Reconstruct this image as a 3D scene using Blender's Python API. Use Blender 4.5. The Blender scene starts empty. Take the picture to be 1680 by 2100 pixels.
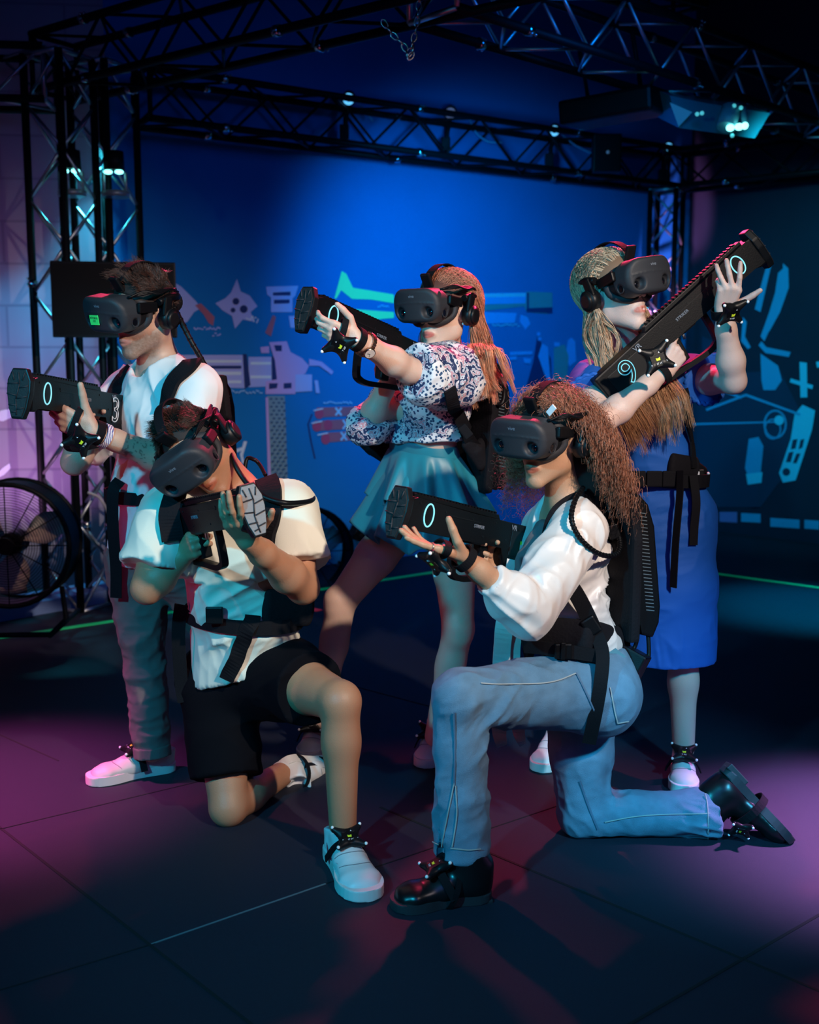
import bpy, bmesh, math, random
import numpy as np
from mathutils import Vector, Matrix, noise
from mathutils.bvhtree import BVHTree
random.seed(7); rng = np.random.default_rng(7)
PI = math.pi
sc = bpy.context.scene
COL = sc.collection

# ---------------------------------------------------------------- camera
FPX = 2250.0; PITCH = math.atan(300 / FPX); CZ = 1.36
cd = bpy.data.cameras.new('camera'); cam = bpy.data.objects.new('camera', cd); COL.objects.link(cam)
cam.location = (0, 0, CZ); cam.rotation_euler = (PI / 2 - PITCH, 0, 0)
cd.sensor_fit = 'VERTICAL'; cd.sensor_height = 30.0; cd.lens = FPX / 2100 * 30.0
cd.dof.use_dof = True; cd.dof.focus_distance = 3.1; cd.dof.aperture_fstop = 2.6
cd.clip_end = 60
sc.camera = cam
sc.view_settings.view_transform = 'Standard'; sc.view_settings.look = 'None'
sc.view_settings.gamma = 1; sc.view_settings.exposure = 0.0; sc.view_settings.use_curve_mapping = False

# ---------------------------------------------------------------- world and lights
w = bpy.data.worlds.new('world'); sc.world = w; w.use_nodes = True
w.node_tree.nodes['Background'].inputs[0].default_value = (0.012, 0.03, 0.11, 1)
w.node_tree.nodes['Background'].inputs[1].default_value = 0.35


def aim(o, tgt):
    o.rotation_euler = (Vector(tgt) - o.location).to_track_quat('-Z', 'Y').to_euler()


def spot(name, loc, tgt, col, power, ang=45, blend=.5, rad=.06):
    l = bpy.data.lights.new(name, 'SPOT'); l.color = col; l.energy = power
    l.spot_size = math.radians(ang); l.spot_blend = blend; l.shadow_soft_size = rad
    o = bpy.data.objects.new(name, l); COL.objects.link(o); o.location = loc; aim(o, tgt)
    return o


def area(name, loc, tgt, col, power, sx, sy):
    l = bpy.data.lights.new(name, 'AREA'); l.color = col; l.energy = power; l.shape = 'RECTANGLE'; l.size = sx; l.size_y = sy
    o = bpy.data.objects.new(name, l); COL.objects.link(o); o.location = loc; aim(o, tgt)
    return o


spot('key_spot', (1.8, .1, 2.85), (-.02, 3.2, 1.34), (1.0, .84, .70), 720, 43, 1.0, .05)
spot('key_low', (1.5, .0, 2.7), (.05, 2.8, .3), (.95, .78, .95), 26, 60, 1.0, .1)
spot('cyan_spot', (-1.7, .0, 2.3), (.1, 3.2, .85), (.02, .64, 1.0), 360, 60, .8, .07)
spot('cyan_low_right', (1.7, .2, 2.5), (.85, 3.25, .05), (.04, .60, 1.0), 480, 22, .8, .07)
spot('red_spot_left', (-2.9, 3.0, .5), (-1.0, 3.5, .7), (1.0, .05, .2), 26, 50, .8, .08)
spot('red_spot_top', (.75, 4.7, 2.8), (.45, 3.3, 1.45), (1.0, .04, .14), 330, 62, .9, .05)
spot('red_spot_back', (-1.2, 5.0, 2.75), (-.75, 3.2, 1.2), (1.0, .05, .16), 150, 44, .9, .06)
spot('wall_blue_spot', (.35, 5.9, 2.5), (.35, 8.0, 1.72), (.0, .40, 1.0), 200, 92, 1.0, .15)
spot('wall_blue_wash', (1.2, 4.4, 2.9), (-.3, 7.7, 1.0), (.0, .22, 1.0), 40, 110, 1.0, .2)
spot('wall_pink_spot', (-2.35, 5.7, .2), (-2.3, 6.6, 1.0), (1.0, .40, 1.0), 46, 70, .9, .06)
spot('wall_pink_wash', (-3.1, 4.8, 2.7), (-2.7, 6.6, 1.3), (.75, .25, .8), 5, 90, .9, .1)
spot('wall_cyan_spot', (-2.2, 5.75, 1.9), (-2.25, 6.6, 1.6), (.0, .6, 1.0), 22, 50, .9, .05)
spot('truss_cyan_spot', (-1.85, 6.55, 2.7), (-1.9, 6.2, 1.2), (.05, .75, 1.0), 120, 70, .7, .03)
spot('column_pink_spot', (1.8, 7.9, .8), (2.05, 8.8, 2.0), (1.0, .35, .8), 500, 18, .6, .04)
spot('truss_front_spot', (-1.2, 5.2, 1.2), (-1.95, 6.2, 1.5), (.1, .7, 1.0), 18, 60, .7, .04)
spot('fan_spot', (-1.3, 3.9, 2.4), (-1.98, 5.3, .3), (1.0, .6, .45), 45, 14, .6, .05)
spot('floor_pink_left', (-2.4, 3.4, 2.5), (-1.45, 3.4, 0), (1.0, .10, .5), 1000, 34, 1.0, .1)
spot('floor_purple_right', (2.6, 3.3, 2.5), (1.50, 3.05, 0), (.85, .32, 1.0), 2100, 30, 1.0, .1)
spot('floor_cyan_right', (3.1, 6.0, 2.6), (2.35, 6.1, 0), (.0, .55, 1.0), 560, 34, .9, .1)
spot('mural_cyan_spot', (1.9, 5.6, 2.7), (3.0, 8.4, 1.4), (.05, .75, 1.0), 170, 60, .8, .1)
area('blue_fill', (0, -.6, 2.6), (0, 3.2, .6), (.05, .2, 1.0), 14, 2.2, 1.0)

_S, _C = math.sin(PITCH), math.cos(PITCH)


def RAY(px, py):
    x = (px - 840) / FPX; y = (1050 - py) / FPX
    return Vector((x, _C + y * _S, -_S + y * _C))


def P(px, py, d):
    """point seen at pixel (px, py) whose distance along the room is d metres"""
    r = RAY(px, py)
    return Vector((0, 0, CZ)) + r * (d / r.y)


def G(px, py, z=0.0):
    r = RAY(px, py)
    return Vector((0, 0, CZ)) + r * ((z - CZ) / r.z)


def onplane(px, py, p0, n):
    r = RAY(px, py); o = Vector((0, 0, CZ))
    return o + r * ((p0 - o).dot(n) / r.dot(n))


# ---------------------------------------------------------------- materials
def mat(name, col, rough=.6, metal=0.0, spec=.5, bump=None, var=None, emis=None, sss=0, sheen=0, attr=None, coat=0):
    m = bpy.data.materials.new(name); m.use_nodes = True
    nt = m.node_tree; b = nt.nodes['Principled BSDF']
    b.inputs['Base Color'].default_value = (*col, 1); b.inputs['Roughness'].default_value = rough
    b.inputs['Metallic'].default_value = metal; b.inputs['Specular IOR Level'].default_value = spec
    if sss:
        b.inputs['Subsurface Weight'].default_value = sss; b.inputs['Subsurface Radius'].default_value = (.012, .004, .002)
        b.inputs['Subsurface Scale'].default_value = 1.0
    if sheen:
        b.inputs['Sheen Weight'].default_value = sheen
    if coat:
        b.inputs['Coat Weight'].default_value = coat
    if emis:
        b.inputs['Emission Color'].default_value = (*emis[0], 1); b.inputs['Emission Strength'].default_value = emis[1]
    tc = nt.nodes.new('ShaderNodeTexCoord')
    src = None
    if var:   # (scale, amount)
        nz = nt.nodes.new('ShaderNodeTexNoise'); nz.inputs['Scale'].default_value = var[0]; nz.inputs['Detail'].default_value = 4
        nt.links.new(tc.outputs['Object'], nz.inputs['Vector'])
        mp = nt.nodes.new('ShaderNodeMapRange'); mp.inputs[3].default_value = 1 - var[1]; mp.inputs[4].default_value = 1 + var[1]
        nt.links.new(nz.outputs['Fac'], mp.inputs[0])
        mx = nt.nodes.new('ShaderNodeMix'); mx.data_type = 'RGBA'; mx.blend_type = 'MULTIPLY'; mx.inputs[0].default_value = 1
        mx.inputs[6].default_value = (*col, 1); nt.links.new(mp.outputs[0], mx.inputs[7])
        src = mx.outputs[2]; nt.links.new(src, b.inputs['Base Color'])
    if attr:
        at = nt.nodes.new('ShaderNodeAttribute'); at.attribute_name = attr
        mx = nt.nodes.new('ShaderNodeMix'); mx.data_type = 'RGBA'; mx.blend_type = 'MULTIPLY'; mx.inputs[0].default_value = 1
        if src: nt.links.new(src, mx.inputs[6])
        else: mx.inputs[6].default_value = (*col, 1)
        nt.links.new(at.outputs['Color'], mx.inputs[7]); nt.links.new(mx.outputs[2], b.inputs['Base Color'])
    if bump:  # (scale, strength[, stretch])
        nz = nt.nodes.new('ShaderNodeTexNoise'); nz.inputs['Scale'].default_value = bump[0]; nz.inputs['Detail'].default_value = 3
        v = tc.outputs['Object']
        if len(bump) > 2:
            mpg = nt.nodes.new('ShaderNodeMapping'); mpg.inputs['Scale'].default_value = bump[2]
            nt.links.new(v, mpg.inputs['Vector']); v = mpg.outputs[0]
        nt.links.new(v, nz.inputs['Vector'])
        bp = nt.nodes.new('ShaderNodeBump'); bp.inputs['Strength'].default_value = bump[1]; bp.inputs['Distance'].default_value = .01
        nt.links.new(nz.outputs['Fac'], bp.inputs['Height']); nt.links.new(bp.outputs[0], b.inputs['Normal'])
    return m


M = {}
M['black'] = mat('black_plastic', (.0035, .0038, .005), .42, spec=.22, bump=(300, .05))
M['headset'] = mat('headset_shell', (.028, .030, .036), .52, spec=.3, bump=(600, .1))
M['headset_dark'] = mat('headset_dark', (.006, .0065, .008), .42, spec=.28)
M['rubber'] = mat('rubber_grey', (.010, .0105, .012), .7, bump=(200, .15))
M['gasket'] = mat('gasket_foam', (.03, .03, .035), .6, spec=.3)
M['lens'] = mat('lens_glass', (.004, .005, .008), .06, spec=.9, coat=1)
M['web'] = mat('black_webbing', (.004, .004, .006), .8, spec=.2, bump=(500, .2))
M['pad'] = mat('padded_fabric', (.006, .0055, .008), .85, spec=.2, bump=(120, .2))
M['metal'] = mat('steel', (.55, .55, .58), .3, 1)
M['alu'] = mat('truss_aluminium', (.6, .62, .66), .38, .9)
M['blackmetal'] = mat('black_painted_metal', (.006, .007, .010), .5, .0, spec=.14)
M['gold'] = mat('rose_gold', (.72, .5, .36), .25, 1)
M['white'] = mat('white_plastic', (.85, .85, .85), .4)
M['ledring'] = mat('ring_light', (.1, .6, .7), .4, emis=((.35, .85, 1.0), .75))
M['led'] = mat('white_marker', (.9, .9, .9), .35, emis=((.9, .95, 1), .02))
M['text'] = mat('white_print', (.8, .82, .85), .5)
M['textdim'] = mat('grey_print', (.22, .25, .3), .5)
M['cyanprint'] = mat('cyan_number_print', (.25, .75, .85), .5, emis=((.15, .6, .75), .25))
M['yellow'] = mat('yellow_sticker', (.75, .85, .03), .6)
M['green'] = mat('green_sticker', (.05, .85, .16), .6, emis=((.02, .5, .1), .25))
M['ink'] = mat('ink', (.01, .03, .02), .6)
M['tattoo'] = mat('tattoo_ink', (.07, .07, .09), .6)


# ---------------------------------------------------------------- object helpers
def setp(o, label=None, cat=None, group=None, kind=None):
    if label: o['label'] = label
    if cat: o['category'] = cat
    if group: o['group'] = group
    if kind: o['kind'] = kind
    return o


def thing(name, label, cat, mw=None, group=None):
    o = bpy.data.objects.new(name, None); COL.objects.link(o); o.empty_display_size = .05
    if mw is not None:
        o.matrix_world = mw if isinstance(mw, Matrix) else Matrix.Translation(Vector(mw))
    MW[o.name] = o.matrix_world.copy() if mw is None else (mw.copy() if isinstance(mw, Matrix) else Matrix.Translation(Vector(mw)))
    return setp(o, label, cat, group)


MW = {}


def attach(o, parent, world=True):
    """parent o; world=True: its vertices are in world coordinates already"""
    if parent is None: return o
    o.parent = parent
    if world:
        m = MW.get(parent.name)
        if m is None:      # sub-part of a world-coordinate part
            o.matrix_parent_inverse = Matrix.Identity(4)
        else:
            o.matrix_parent_inverse = m.inverted()
    return o


def mesh_obj(name, me, m, parent=None, world=True):
    o = bpy.data.objects.new(name, me); COL.objects.link(o)
    for mm in (m if isinstance(m, (list, tuple)) else [m]):
        if mm is not None: me.materials.append(mm)
    return attach(o, parent, world)


def np_mesh(name, V, Fq, smooth=True, tris=None):
    me = bpy.data.meshes.new(name)
    V = np.asarray(V, np.float32); Fq = np.asarray(Fq, np.int32)
    nv, nf, k = len(V), len(Fq), Fq.shape[1]
    me.vertices.add(nv); me.vertices.foreach_set('co', V.ravel())
    me.loops.add(nf * k); me.loops.foreach_set('vertex_index', Fq.ravel())
    me.polygons.add(nf); me.polygons.foreach_set('loop_start', np.arange(0, nf * k, k, dtype=np.int32))
    me.polygons.foreach_set('loop_total', np.full(nf, k, np.int32))
    if smooth: me.polygons.foreach_set('use_smooth', np.ones(nf, bool))
    me.update(); me.validate()
    return me


class MB:
    """collects shapes, then links them as one mesh object"""
    def __init__(s): s.bm = bmesh.new(); s.mi = 0

    def _faces(s, fs):
        for f in fs: f.material_index = s.mi; f.smooth = True

    def box(s, c, sz, R=None, bev=0):
        r = bmesh.ops.create_cube(s.bm, size=1)
        vs = r['verts']
        mt = Matrix.Translation(Vector(c)) @ ((R.to_4x4() if R else Matrix.Identity(4)) @ Matrix.Diagonal((*sz, 1)))
        bmesh.ops.transform(s.bm, matrix=mt, verts=vs)
        fs = set(f for v in vs for f in v.link_faces)
        for f in fs: f.material_index = s.mi
        if bev:
            es = set(e for v in vs for e in v.link_edges)
            rr = bmesh.ops.bevel(s.bm, geom=list(es), offset=bev, segments=2, affect='EDGES', profile=.6)
            for f in rr['faces']: f.material_index = s.mi
        return s

    def tube(s, pts, rad, n=10, cap=True, closed=False, flat=None):
        pts = [Vector(p) for p in pts]; N = len(pts)
        if not hasattr(rad, '__len__'): rad = [rad] * N
        rings = []
        up = None
        for i in range(N):
            if closed: t = pts[(i + 1) % N] - pts[i - 1]
            else: t = pts[min(i + 1, N - 1)] - pts[max(i - 1, 0)]
            if t.length < 1e-9: t = Vector((0, 0, 1))
            t.normalize()
            if up is None:
                up = Vector((0, 0, 1)) if abs(t.z) < .9 else Vector((1, 0, 0))
            u = (up - t * up.dot(t)).normalized(); v = t.cross(u); up = u
            ring = [s.bm.verts.new(pts[i] + (u * math.cos(a) + v * math.sin(a)) * rad[i]) for a in [2 * PI * j / n for j in range(n)]]
            rings.append(ring)
        fs = []
        for i in range(N if closed else N - 1):
            a, b = rings[i], rings[(i + 1) % N]
            for j in range(n):
                fs.append(s.bm.faces.new((a[j], a[(j + 1) % n], b[(j + 1) % n], b[j])))
        s._faces(fs)
        if cap and not closed:
            f1 = s.bm.faces.new(rings[0][::-1]); f2 = s.bm.faces.new(rings[-1]); f1.material_index = f2.material_index = s.mi
        return s

    def cyl(s, a, b, r, r2=None, n=20):
        a, b = Vector(a), Vector(b)
        return s.tube([a, b], [r, r if r2 is None else r2], n)

    def ball(s, c, r, R=None, seg=16):
        rr = bmesh.ops.create_uvsphere(s.bm, u_segments=seg, v_segments=max(6, seg // 2 + 2), radius=1)
        sz = r if hasattr(r, '__len__') else (r, r, r)
        mt = Matrix.Translation(Vector(c)) @ ((R.to_4x4() if R else Matrix.Identity(4)) @ Matrix.Diagonal((*sz, 1)))
        bmesh.ops.transform(s.bm, matrix=mt, verts=rr['verts'])
        s._faces(set(f for v in rr['verts'] for f in v.link_faces))
        return s

    def prism(s, poly, axis_a, axis_b, origin, ext, bev=0):
        """polygon in plane (axis_a, axis_b) at origin, extruded by vector ext"""
        A, B, O, E = Vector(axis_a), Vector(axis_b), Vector(origin), Vector(ext)
        v1 = [s.bm.verts.new(O + A * p[0] + B * p[1]) for p in poly]
        v2 = [s.bm.verts.new(O + A * p[0] + B * p[1] + E) for p in poly]
        n = len(poly)
        area2 = sum(poly[i][0] * poly[(i + 1) % n][1] - poly[(i + 1) % n][0] * poly[i][1] for i in range(n))
        flip = (area2 > 0) == (A.cross(B).dot(E) > 0)
        fs = []
        fs.append(s.bm.faces.new(v1[::-1] if flip else v1)); fs.append(s.bm.faces.new(v2 if flip else v2[::-1]))
        for i in range(n):
            q = (v1[i], v1[(i + 1) % n], v2[(i + 1) % n], v2[i])
            fs.append(s.bm.faces.new(q if flip else q[::-1]))
        for f in fs: f.material_index = s.mi
        if bev:
            es = set(e for f in fs for e in f.edges)
            rr = bmesh.ops.bevel(s.bm, geom=list(es), offset=bev, segments=2, affect='EDGES', profile=.6, clamp_overlap=True)
            for f in rr['faces']: f.material_index = s.mi
        return s

    def flatpoly(s, pts):
        f = s.bm.faces.new([s.bm.verts.new(Vector(p)) for p in pts]); f.material_index = s.mi
        return s

    def ribbon(s, pts, nrm, width, thick=.004):
        """closed flat band along pts with surface normals nrm"""
        N = len(pts); pts = [Vector(p) for p in pts]; rings = []
        for i in range(N):
            t = (pts[min(i + 1, N - 1)] - pts[max(i - 1, 0)]).normalized()
            nn = Vector(nrm[i]); nn = (nn - t * nn.dot(t)).normalized(); sd = t.cross(nn)
            wd = width[i] if hasattr(width, '__len__') else width
            rings.append([s.bm.verts.new(pts[i] + sd * (a * wd / 2) + nn * (b * thick / 2)) for a, b in ((-1, -1), (1, -1), (1, 1), (-1, 1))])
        for i in range(N - 1):
            for j in range(4):
                f = s.bm.faces.new((rings[i][j], rings[i][(j + 1) % 4], rings[i + 1][(j + 1) % 4], rings[i + 1][j])); f.material_index = s.mi
        s.bm.faces.new(rings[0][::-1]).material_index = s.mi; s.bm.faces.new(rings[-1]).material_index = s.mi
        return s

    def build(s, name, m, parent=None, world=True, autosmooth=True):
        bmesh.ops.recalc_face_normals(s.bm, faces=s.bm.faces[:])
        me = bpy.data.meshes.new(name); s.bm.to_mesh(me); s.bm.free()
        return mesh_obj(name, me, m, parent, world)


def smooth_pts(pts, n=6, closed=False):
    """Catmull-Rom through pts"""
    P_ = [Vector(p) for p in pts]; out = []
    N = len(P_); rngs = range(N if closed else N - 1)
    for i in rngs:
        p0 = P_[i - 1] if (closed or i > 0) else P_[0] * 2 - P_[1]
        p1, p2 = P_[i], P_[(i + 1) % N]
        p3 = P_[(i + 2) % N] if (closed or i + 2 < N) else P_[-1] * 2 - P_[-2]
        for k in range(n):
            t = k / n
            out.append(.5 * ((2 * p1) + (p2 - p0) * t + (2 * p0 - 5 * p1 + 4 * p2 - p3) * t * t + (3 * p1 - p0 - 3 * p2 + p3) * t ** 3))
    if not closed: out.append(P_[-1])
    return out


def text_mesh(name, s, size, m, mw, parent=None, extr=.0006, outline=0, align='CENTER', world=True, sx=1):
    cu = bpy.data.curves.new(name, 'FONT'); cu.body = s; cu.size = size; cu.align_x = align; cu.align_y = 'CENTER'
    if outline:
        cu.fill_mode = 'NONE' if hasattr(cu, 'fill_mode') else 'BOTH'; cu.bevel_depth = outline; cu.bevel_resolution = 1; cu.extrude = 0
    else:
        cu.extrude = extr
    t = bpy.data.objects.new(name, cu); COL.objects.link(t)
    bpy.context.view_layer.update()
    me = bpy.data.meshes.new_from_object(t.evaluated_get(bpy.context.evaluated_depsgraph_get()))
    bpy.data.objects.remove(t)
    me.transform(mw @ Matrix.Diagonal((sx, 1, 1, 1)))
    me.materials.clear()
    return mesh_obj(name, me, m, parent, world)


def frame(o, x, y, z):
    m = Matrix.Identity(4)
    for i, v in enumerate((x, y, z)):
        for k in range(3): m[k][i] = v[k]
    for k in range(3): m[k][3] = o[k]
    return m


def basis(fwd, up):
    """rotation whose y axis is fwd and z axis near up; x = right of something looking along fwd"""
    f = Vector(fwd).normalized(); u = Vector(up); u = (u - f * u.dot(f)).normalized(); r = f.cross(u)
    return r, f, u


# ---------------------------------------------------------------- smooth solids (signed distance -> mesh)
class Field:
    def __init__(s): s.ops = []; s.lo = np.full(3, 1e9); s.hi = np.full(3, -1e9)

    def add(s, a, b, ra, rb=None, side=None, k=.012, sub=False):
        a = np.array(a, float); b = np.array(b, float)
        rb = ra if rb is None else rb
        rmax = max(np.max(ra), np.max(rb))
        if not sub:
            s.lo = np.minimum(s.lo, np.minimum(a, b) - rmax); s.hi = np.maximum(s.hi, np.maximum(a, b) + rmax)
        s.ops.append(('sub' if sub else 'add', a, b, ra, rb, None if side is None else np.array(side, float), k))
        return s

    def chain(s, pts, rads, side=None, k=.012):
        for i in range(len(pts) - 1): s.add(pts[i], pts[i + 1], rads[i], rads[i + 1], side, k)
        return s

    def cut(s, c, n, R=.2):
        s.ops.append(('cut', np.array(c, float), np.array(Vector(n).normalized(), float), R)); return s

    def func(s, lo, hi, fn, k=.004):
        s.lo = np.minimum(s.lo, np.array(lo)); s.hi = np.maximum(s.hi, np.array(hi)); s.ops.append(('func', np.array(lo, float), np.array(hi, float), fn, k)); return s

    def solve(s, h, pad=.03):
        lo = s.lo - pad; hi = s.hi + pad
        n = np.ceil((hi - lo) / h).astype(int) + 1
        F = np.full(n, .1, np.float32)
        ax = [lo[i] + np.arange(n[i]) * h for i in range(3)]

        def blk(l, u):
            i0 = np.clip(np.floor((l - lo) / h).astype(int), 0, n); i1 = np.clip(np.ceil((u - lo) / h).astype(int) + 1, 0, n)
            sl = tuple(slice(i0[i], i1[i]) for i in range(3))
            g = [ax[i][sl[i]].astype(np.float32) for i in range(3)]
            return sl, g[0][:, None, None], g[1][None, :, None], g[2][None, None, :]
        for op in s.ops:
            if op[0] == 'func':
                _, l_, u_, fn, k = op
                sl, X, Y, Z = blk(l_ - .02, u_ + .02); B = F[sl]; d = fn(X, Y, Z)
                hh = np.clip(.5 + .5 * (B - d) / k, 0, 1); F[sl] = B * (1 - hh) + d * hh - k * hh * (1 - hh); continue
            if op[0] == 'cut':
                _, c, nn, R = op
                sl, X, Y, Z = blk(c - R, c + R)
                d = (X - c[0]) * nn[0] + (Y - c[1]) * nn[1] + (Z - c[2]) * nn[2]
                ins = ((X - c[0]) ** 2 + (Y - c[1]) ** 2 + (Z - c[2]) ** 2) < R * R
                B = F[sl]; F[sl] = np.where(ins, np.maximum(B, d), B)
                continue
            kind, a, b, ra, rb, side, k = op
            rmax = max(np.max(ra), np.max(rb)); mg = rmax + max(k, 0) + 2.5 * h
            sl, X, Y, Z = blk(np.minimum(a, b) - mg, np.maximum(a, b) + mg)
            ba = b - a; L2 = max(float(ba @ ba), 1e-12)
            px, py, pz = X - a[0], Y - a[1], Z - a[2]
            if L2 > 1e-10: t = np.clip((px * ba[0] + py * ba[1] + pz * ba[2]) / L2, 0, 1)
            else: t = np.float32(0)
            qx, qy, qz = px - t * ba[0], py - t * ba[1], pz - t * ba[2]
            if not hasattr(ra, '__len__') and not hasattr(rb, '__len__'):
                d = np.sqrt(qx * qx + qy * qy + qz * qz) - (ra + (rb - ra) * t)
            else:
                ra_ = ra if hasattr(ra, '__len__') else (ra, ra); rb_ = rb if hasattr(rb, '__len__') else (rb, rb)
                wv = ba / math.sqrt(L2) if L2 > 1e-10 else np.array([0, 0, 1.0])
                if isinstance(side, np.ndarray) and side.ndim == 2:  # full frame given (ellipsoid): rows x,y,z
                    sx, uy, wv = side
                else:
                    sx = side - wv * (side @ wv) if side is not None else np.array([1.0, 0, 0]) - wv * wv[0]
                    sx = sx / np.linalg.norm(sx); uy = np.cross(wv, sx)
                r0 = ra_[0] + (rb_[0] - ra_[0]) * t; r1 = ra_[1] + (rb_[1] - ra_[1]) * t
                if len(ra_) > 2: r2 = ra_[2]
                else: r2 = np.minimum(r0, r1)
                e0 = qx * sx[0] + qy * sx[1] + qz * sx[2]; e1 = qx * uy[0] + qy * uy[1] + qz * uy[2]; e2 = qx * wv[0] + qy * wv[1] + qz * wv[2]
                k0 = np.sqrt((e0 / r0) ** 2 + (e1 / r1) ** 2 + (e2 / r2) ** 2) + 1e-6
                k1 = np.sqrt((e0 / r0 ** 2) ** 2 + (e1 / r1 ** 2) ** 2 + (e2 / r2 ** 2) ** 2) + 1e-6
                d = k0 * (k0 - 1) / k1
                d = np.maximum(d, -np.minimum(np.minimum(r0, r1), r2) * 1.0)
            B = F[sl]
            if kind == 'sub':
                d = -d
                if k > 0:
                    hh = np.clip(.5 - .5 * (B - d) / k, 0, 1); F[sl] = B * (1 - hh) + d * hh + k * hh * (1 - hh)
                else: F[sl] = np.maximum(B, d)
            else:
                if k > 0:
                    hh = np.clip(.5 + .5 * (B - d) / k, 0, 1); F[sl] = B * (1 - hh) + d * hh - k * hh * (1 - hh)
                else: F[sl] = np.minimum(B, d)
        return F, lo, h

    def mesh(s, name, h=.005, disp=None, relax=0):
        F, lo, h = s.solve(h)
        V, Q = surfnet(F, lo, h)
        if disp is not None or relax:
            if relax:
                V = relax_mesh(V, Q, relax)
            if disp is not None:
                N = vnormals(V, Q); V = V + N * disp(V, N)[:, None]
        return np_mesh(name, V, Q)


def surfnet(F, lo, h):
    I = F < 0
    c = np.zeros(tuple(np.array(F.shape) - 1), np.uint8)
    for a in (0, 1):
        for b in (0, 1):
            for d in (0, 1):
                c += I[a:F.shape[0] - 1 + a, b:F.shape[1] - 1 + b, d:F.shape[2] - 1 + d]
    act = (c > 0) & (c < 8)
    ijk = np.argwhere(act)
    idx = np.full(act.shape, -1, np.int32); idx[act] = np.arange(len(ijk))
    corners = [(a, b, d) for a in (0, 1) for b in (0, 1) for d in (0, 1)]
    val = {cc: F[ijk[:, 0] + cc[0], ijk[:, 1] + cc[1], ijk[:, 2] + cc[2]] for cc in corners}
    acc = np.zeros((len(ijk), 3)); cnt = np.zeros(len(ijk))
    for c0 in corners:
        for ax in range(3):
            if c0[ax]: continue
            c1 = list(c0); c1[ax] = 1; c1 = tuple(c1)
            v0, v1 = val[c0], val[c1]; m = (v0 < 0) != (v1 < 0)
            t = np.where(m, v0 / np.where(m, v0 - v1, 1), 0)
            p = np.array(c0, float)[None, :].repeat(len(ijk), 0); p[:, ax] = t
            acc += p * m[:, None]; cnt += m
    V = lo + (ijk + acc / np.maximum(cnt, 1)[:, None]) * h
    Q = []
    for ax in range(3):
        o = [(1, 2), (2, 0), (0, 1)][ax]
        s0 = [slice(None)] * 3; s1 = [slice(None)] * 3
        s0[ax] = slice(0, -1); s1[ax] = slice(1, None)
        A = I[tuple(s0)]; B = I[tuple(s1)]
        e = np.argwhere(A != B)
        ok = (e[:, o[0]] > 0) & (e[:, o[1]] > 0) & (e[:, o[0]] < F.shape[o[0]] - 1) & (e[:, o[1]] < F.shape[o[1]] - 1)
        e = e[ok]
        ins = A[e[:, 0], e[:, 1], e[:, 2]]
        q = []
        for da, db in ((-1, -1), (0, -1), (0, 0), (-1, 0)):
            ee = e.copy(); ee[:, o[0]] += da; ee[:, o[1]] += db
            q.append(idx[ee[:, 0], ee[:, 1], ee[:, 2]])
        q = np.stack(q, 1); q[~ins] = q[~ins][:, ::-1]
        Q.append(q)
    return V, np.concatenate(Q)


def relax_mesh(V, Q, it):
    E = np.concatenate([Q[:, [0, 1]], Q[:, [1, 2]], Q[:, [2, 3]], Q[:, [3, 0]]]); n = len(V)
    deg = np.bincount(E.ravel(), minlength=n).astype(float)
    for _ in range(it):
        S = np.zeros_like(V)
        for k in range(3):
            S[:, k] = np.bincount(E[:, 0], V[E[:, 1], k], n) + np.bincount(E[:, 1], V[E[:, 0], k], n)
        V = V * .4 + (S / np.maximum(deg, 1)[:, None]) * .6
    return V


def vnormals(V, Q):
    fn = np.cross(V[Q[:, 2]] - V[Q[:, 0]], V[Q[:, 3]] - V[Q[:, 1]])
    N = np.zeros_like(V)
    for j in range(4):
        for k in range(3): N[:, k] += np.bincount(Q[:, j], fn[:, k], len(V))
    return N / (np.linalg.norm(N, axis=1)[:, None] + 1e-12)


_tab = rng.random((64, 64, 64)).astype(np.float32)


def vnoise(Pn):
    """value noise 0..1 at points (N,3)"""
    i = np.floor(Pn).astype(int); f = Pn - i; f = f * f * (3 - 2 * f); i &= 63; j = (i + 1) & 63
    r = 0
    for a, (xi, wx) in enumerate(((i[:, 0], 1 - f[:, 0]), (j[:, 0], f[:, 0]))):
        for (yi, wy) in ((i[:, 1], 1 - f[:, 1]), (j[:, 1], f[:, 1])):
            for (zi, wz) in ((i[:, 2], 1 - f[:, 2]), (j[:, 2], f[:, 2])):
                r = r + _tab[xi, yi, zi] * wx * wy * wz
    return r


def folds(amp, scale, direction=(0, 0, 1), stretch=4, seed=0, fine=.3):
    """ridged cloth folds that run along direction"""
    d = np.array(Vector(direction).normalized())

    def f(V, N):
        al = V @ d
        Pn = V - al[:, None] * d[None, :] * (1 - 1 / stretch)
        Pn = Pn * scale + seed * 13.7
        w1 = vnoise(Pn * .6 + 5)[:, None] * .9
        a = vnoise(Pn + w1); b = vnoise(Pn * 2.1 + 9 + w1)
        r = (1 - np.abs(2 * a - 1)) ** 2 - .5 + fine * ((1 - np.abs(2 * b - 1)) ** 2 - .5)
        return r * amp
    return f


def fsum(*fs):
    return lambda V, N: sum(f(V, N) for f in fs)


def near(f, c, R):
    c = np.array(c)
    def g(V, N):
        wgt = np.clip(1 - np.linalg.norm(V - c, axis=1) / R, 0, 1); wgt = wgt * wgt * (3 - 2 * wgt)
        return f(V, N) * wgt
    return g


def bvh_of(objs):
    vs, fs = [], []
    for o in objs:
        me = o.data; n0 = len(vs)
        mwi = Matrix.Identity(4)
        vs += [v.co.copy() for v in me.vertices]
        fs += [[i + n0 for i in p.vertices] for p in me.polygons]
    return BVHTree.FromPolygons(vs, fs)


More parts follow.
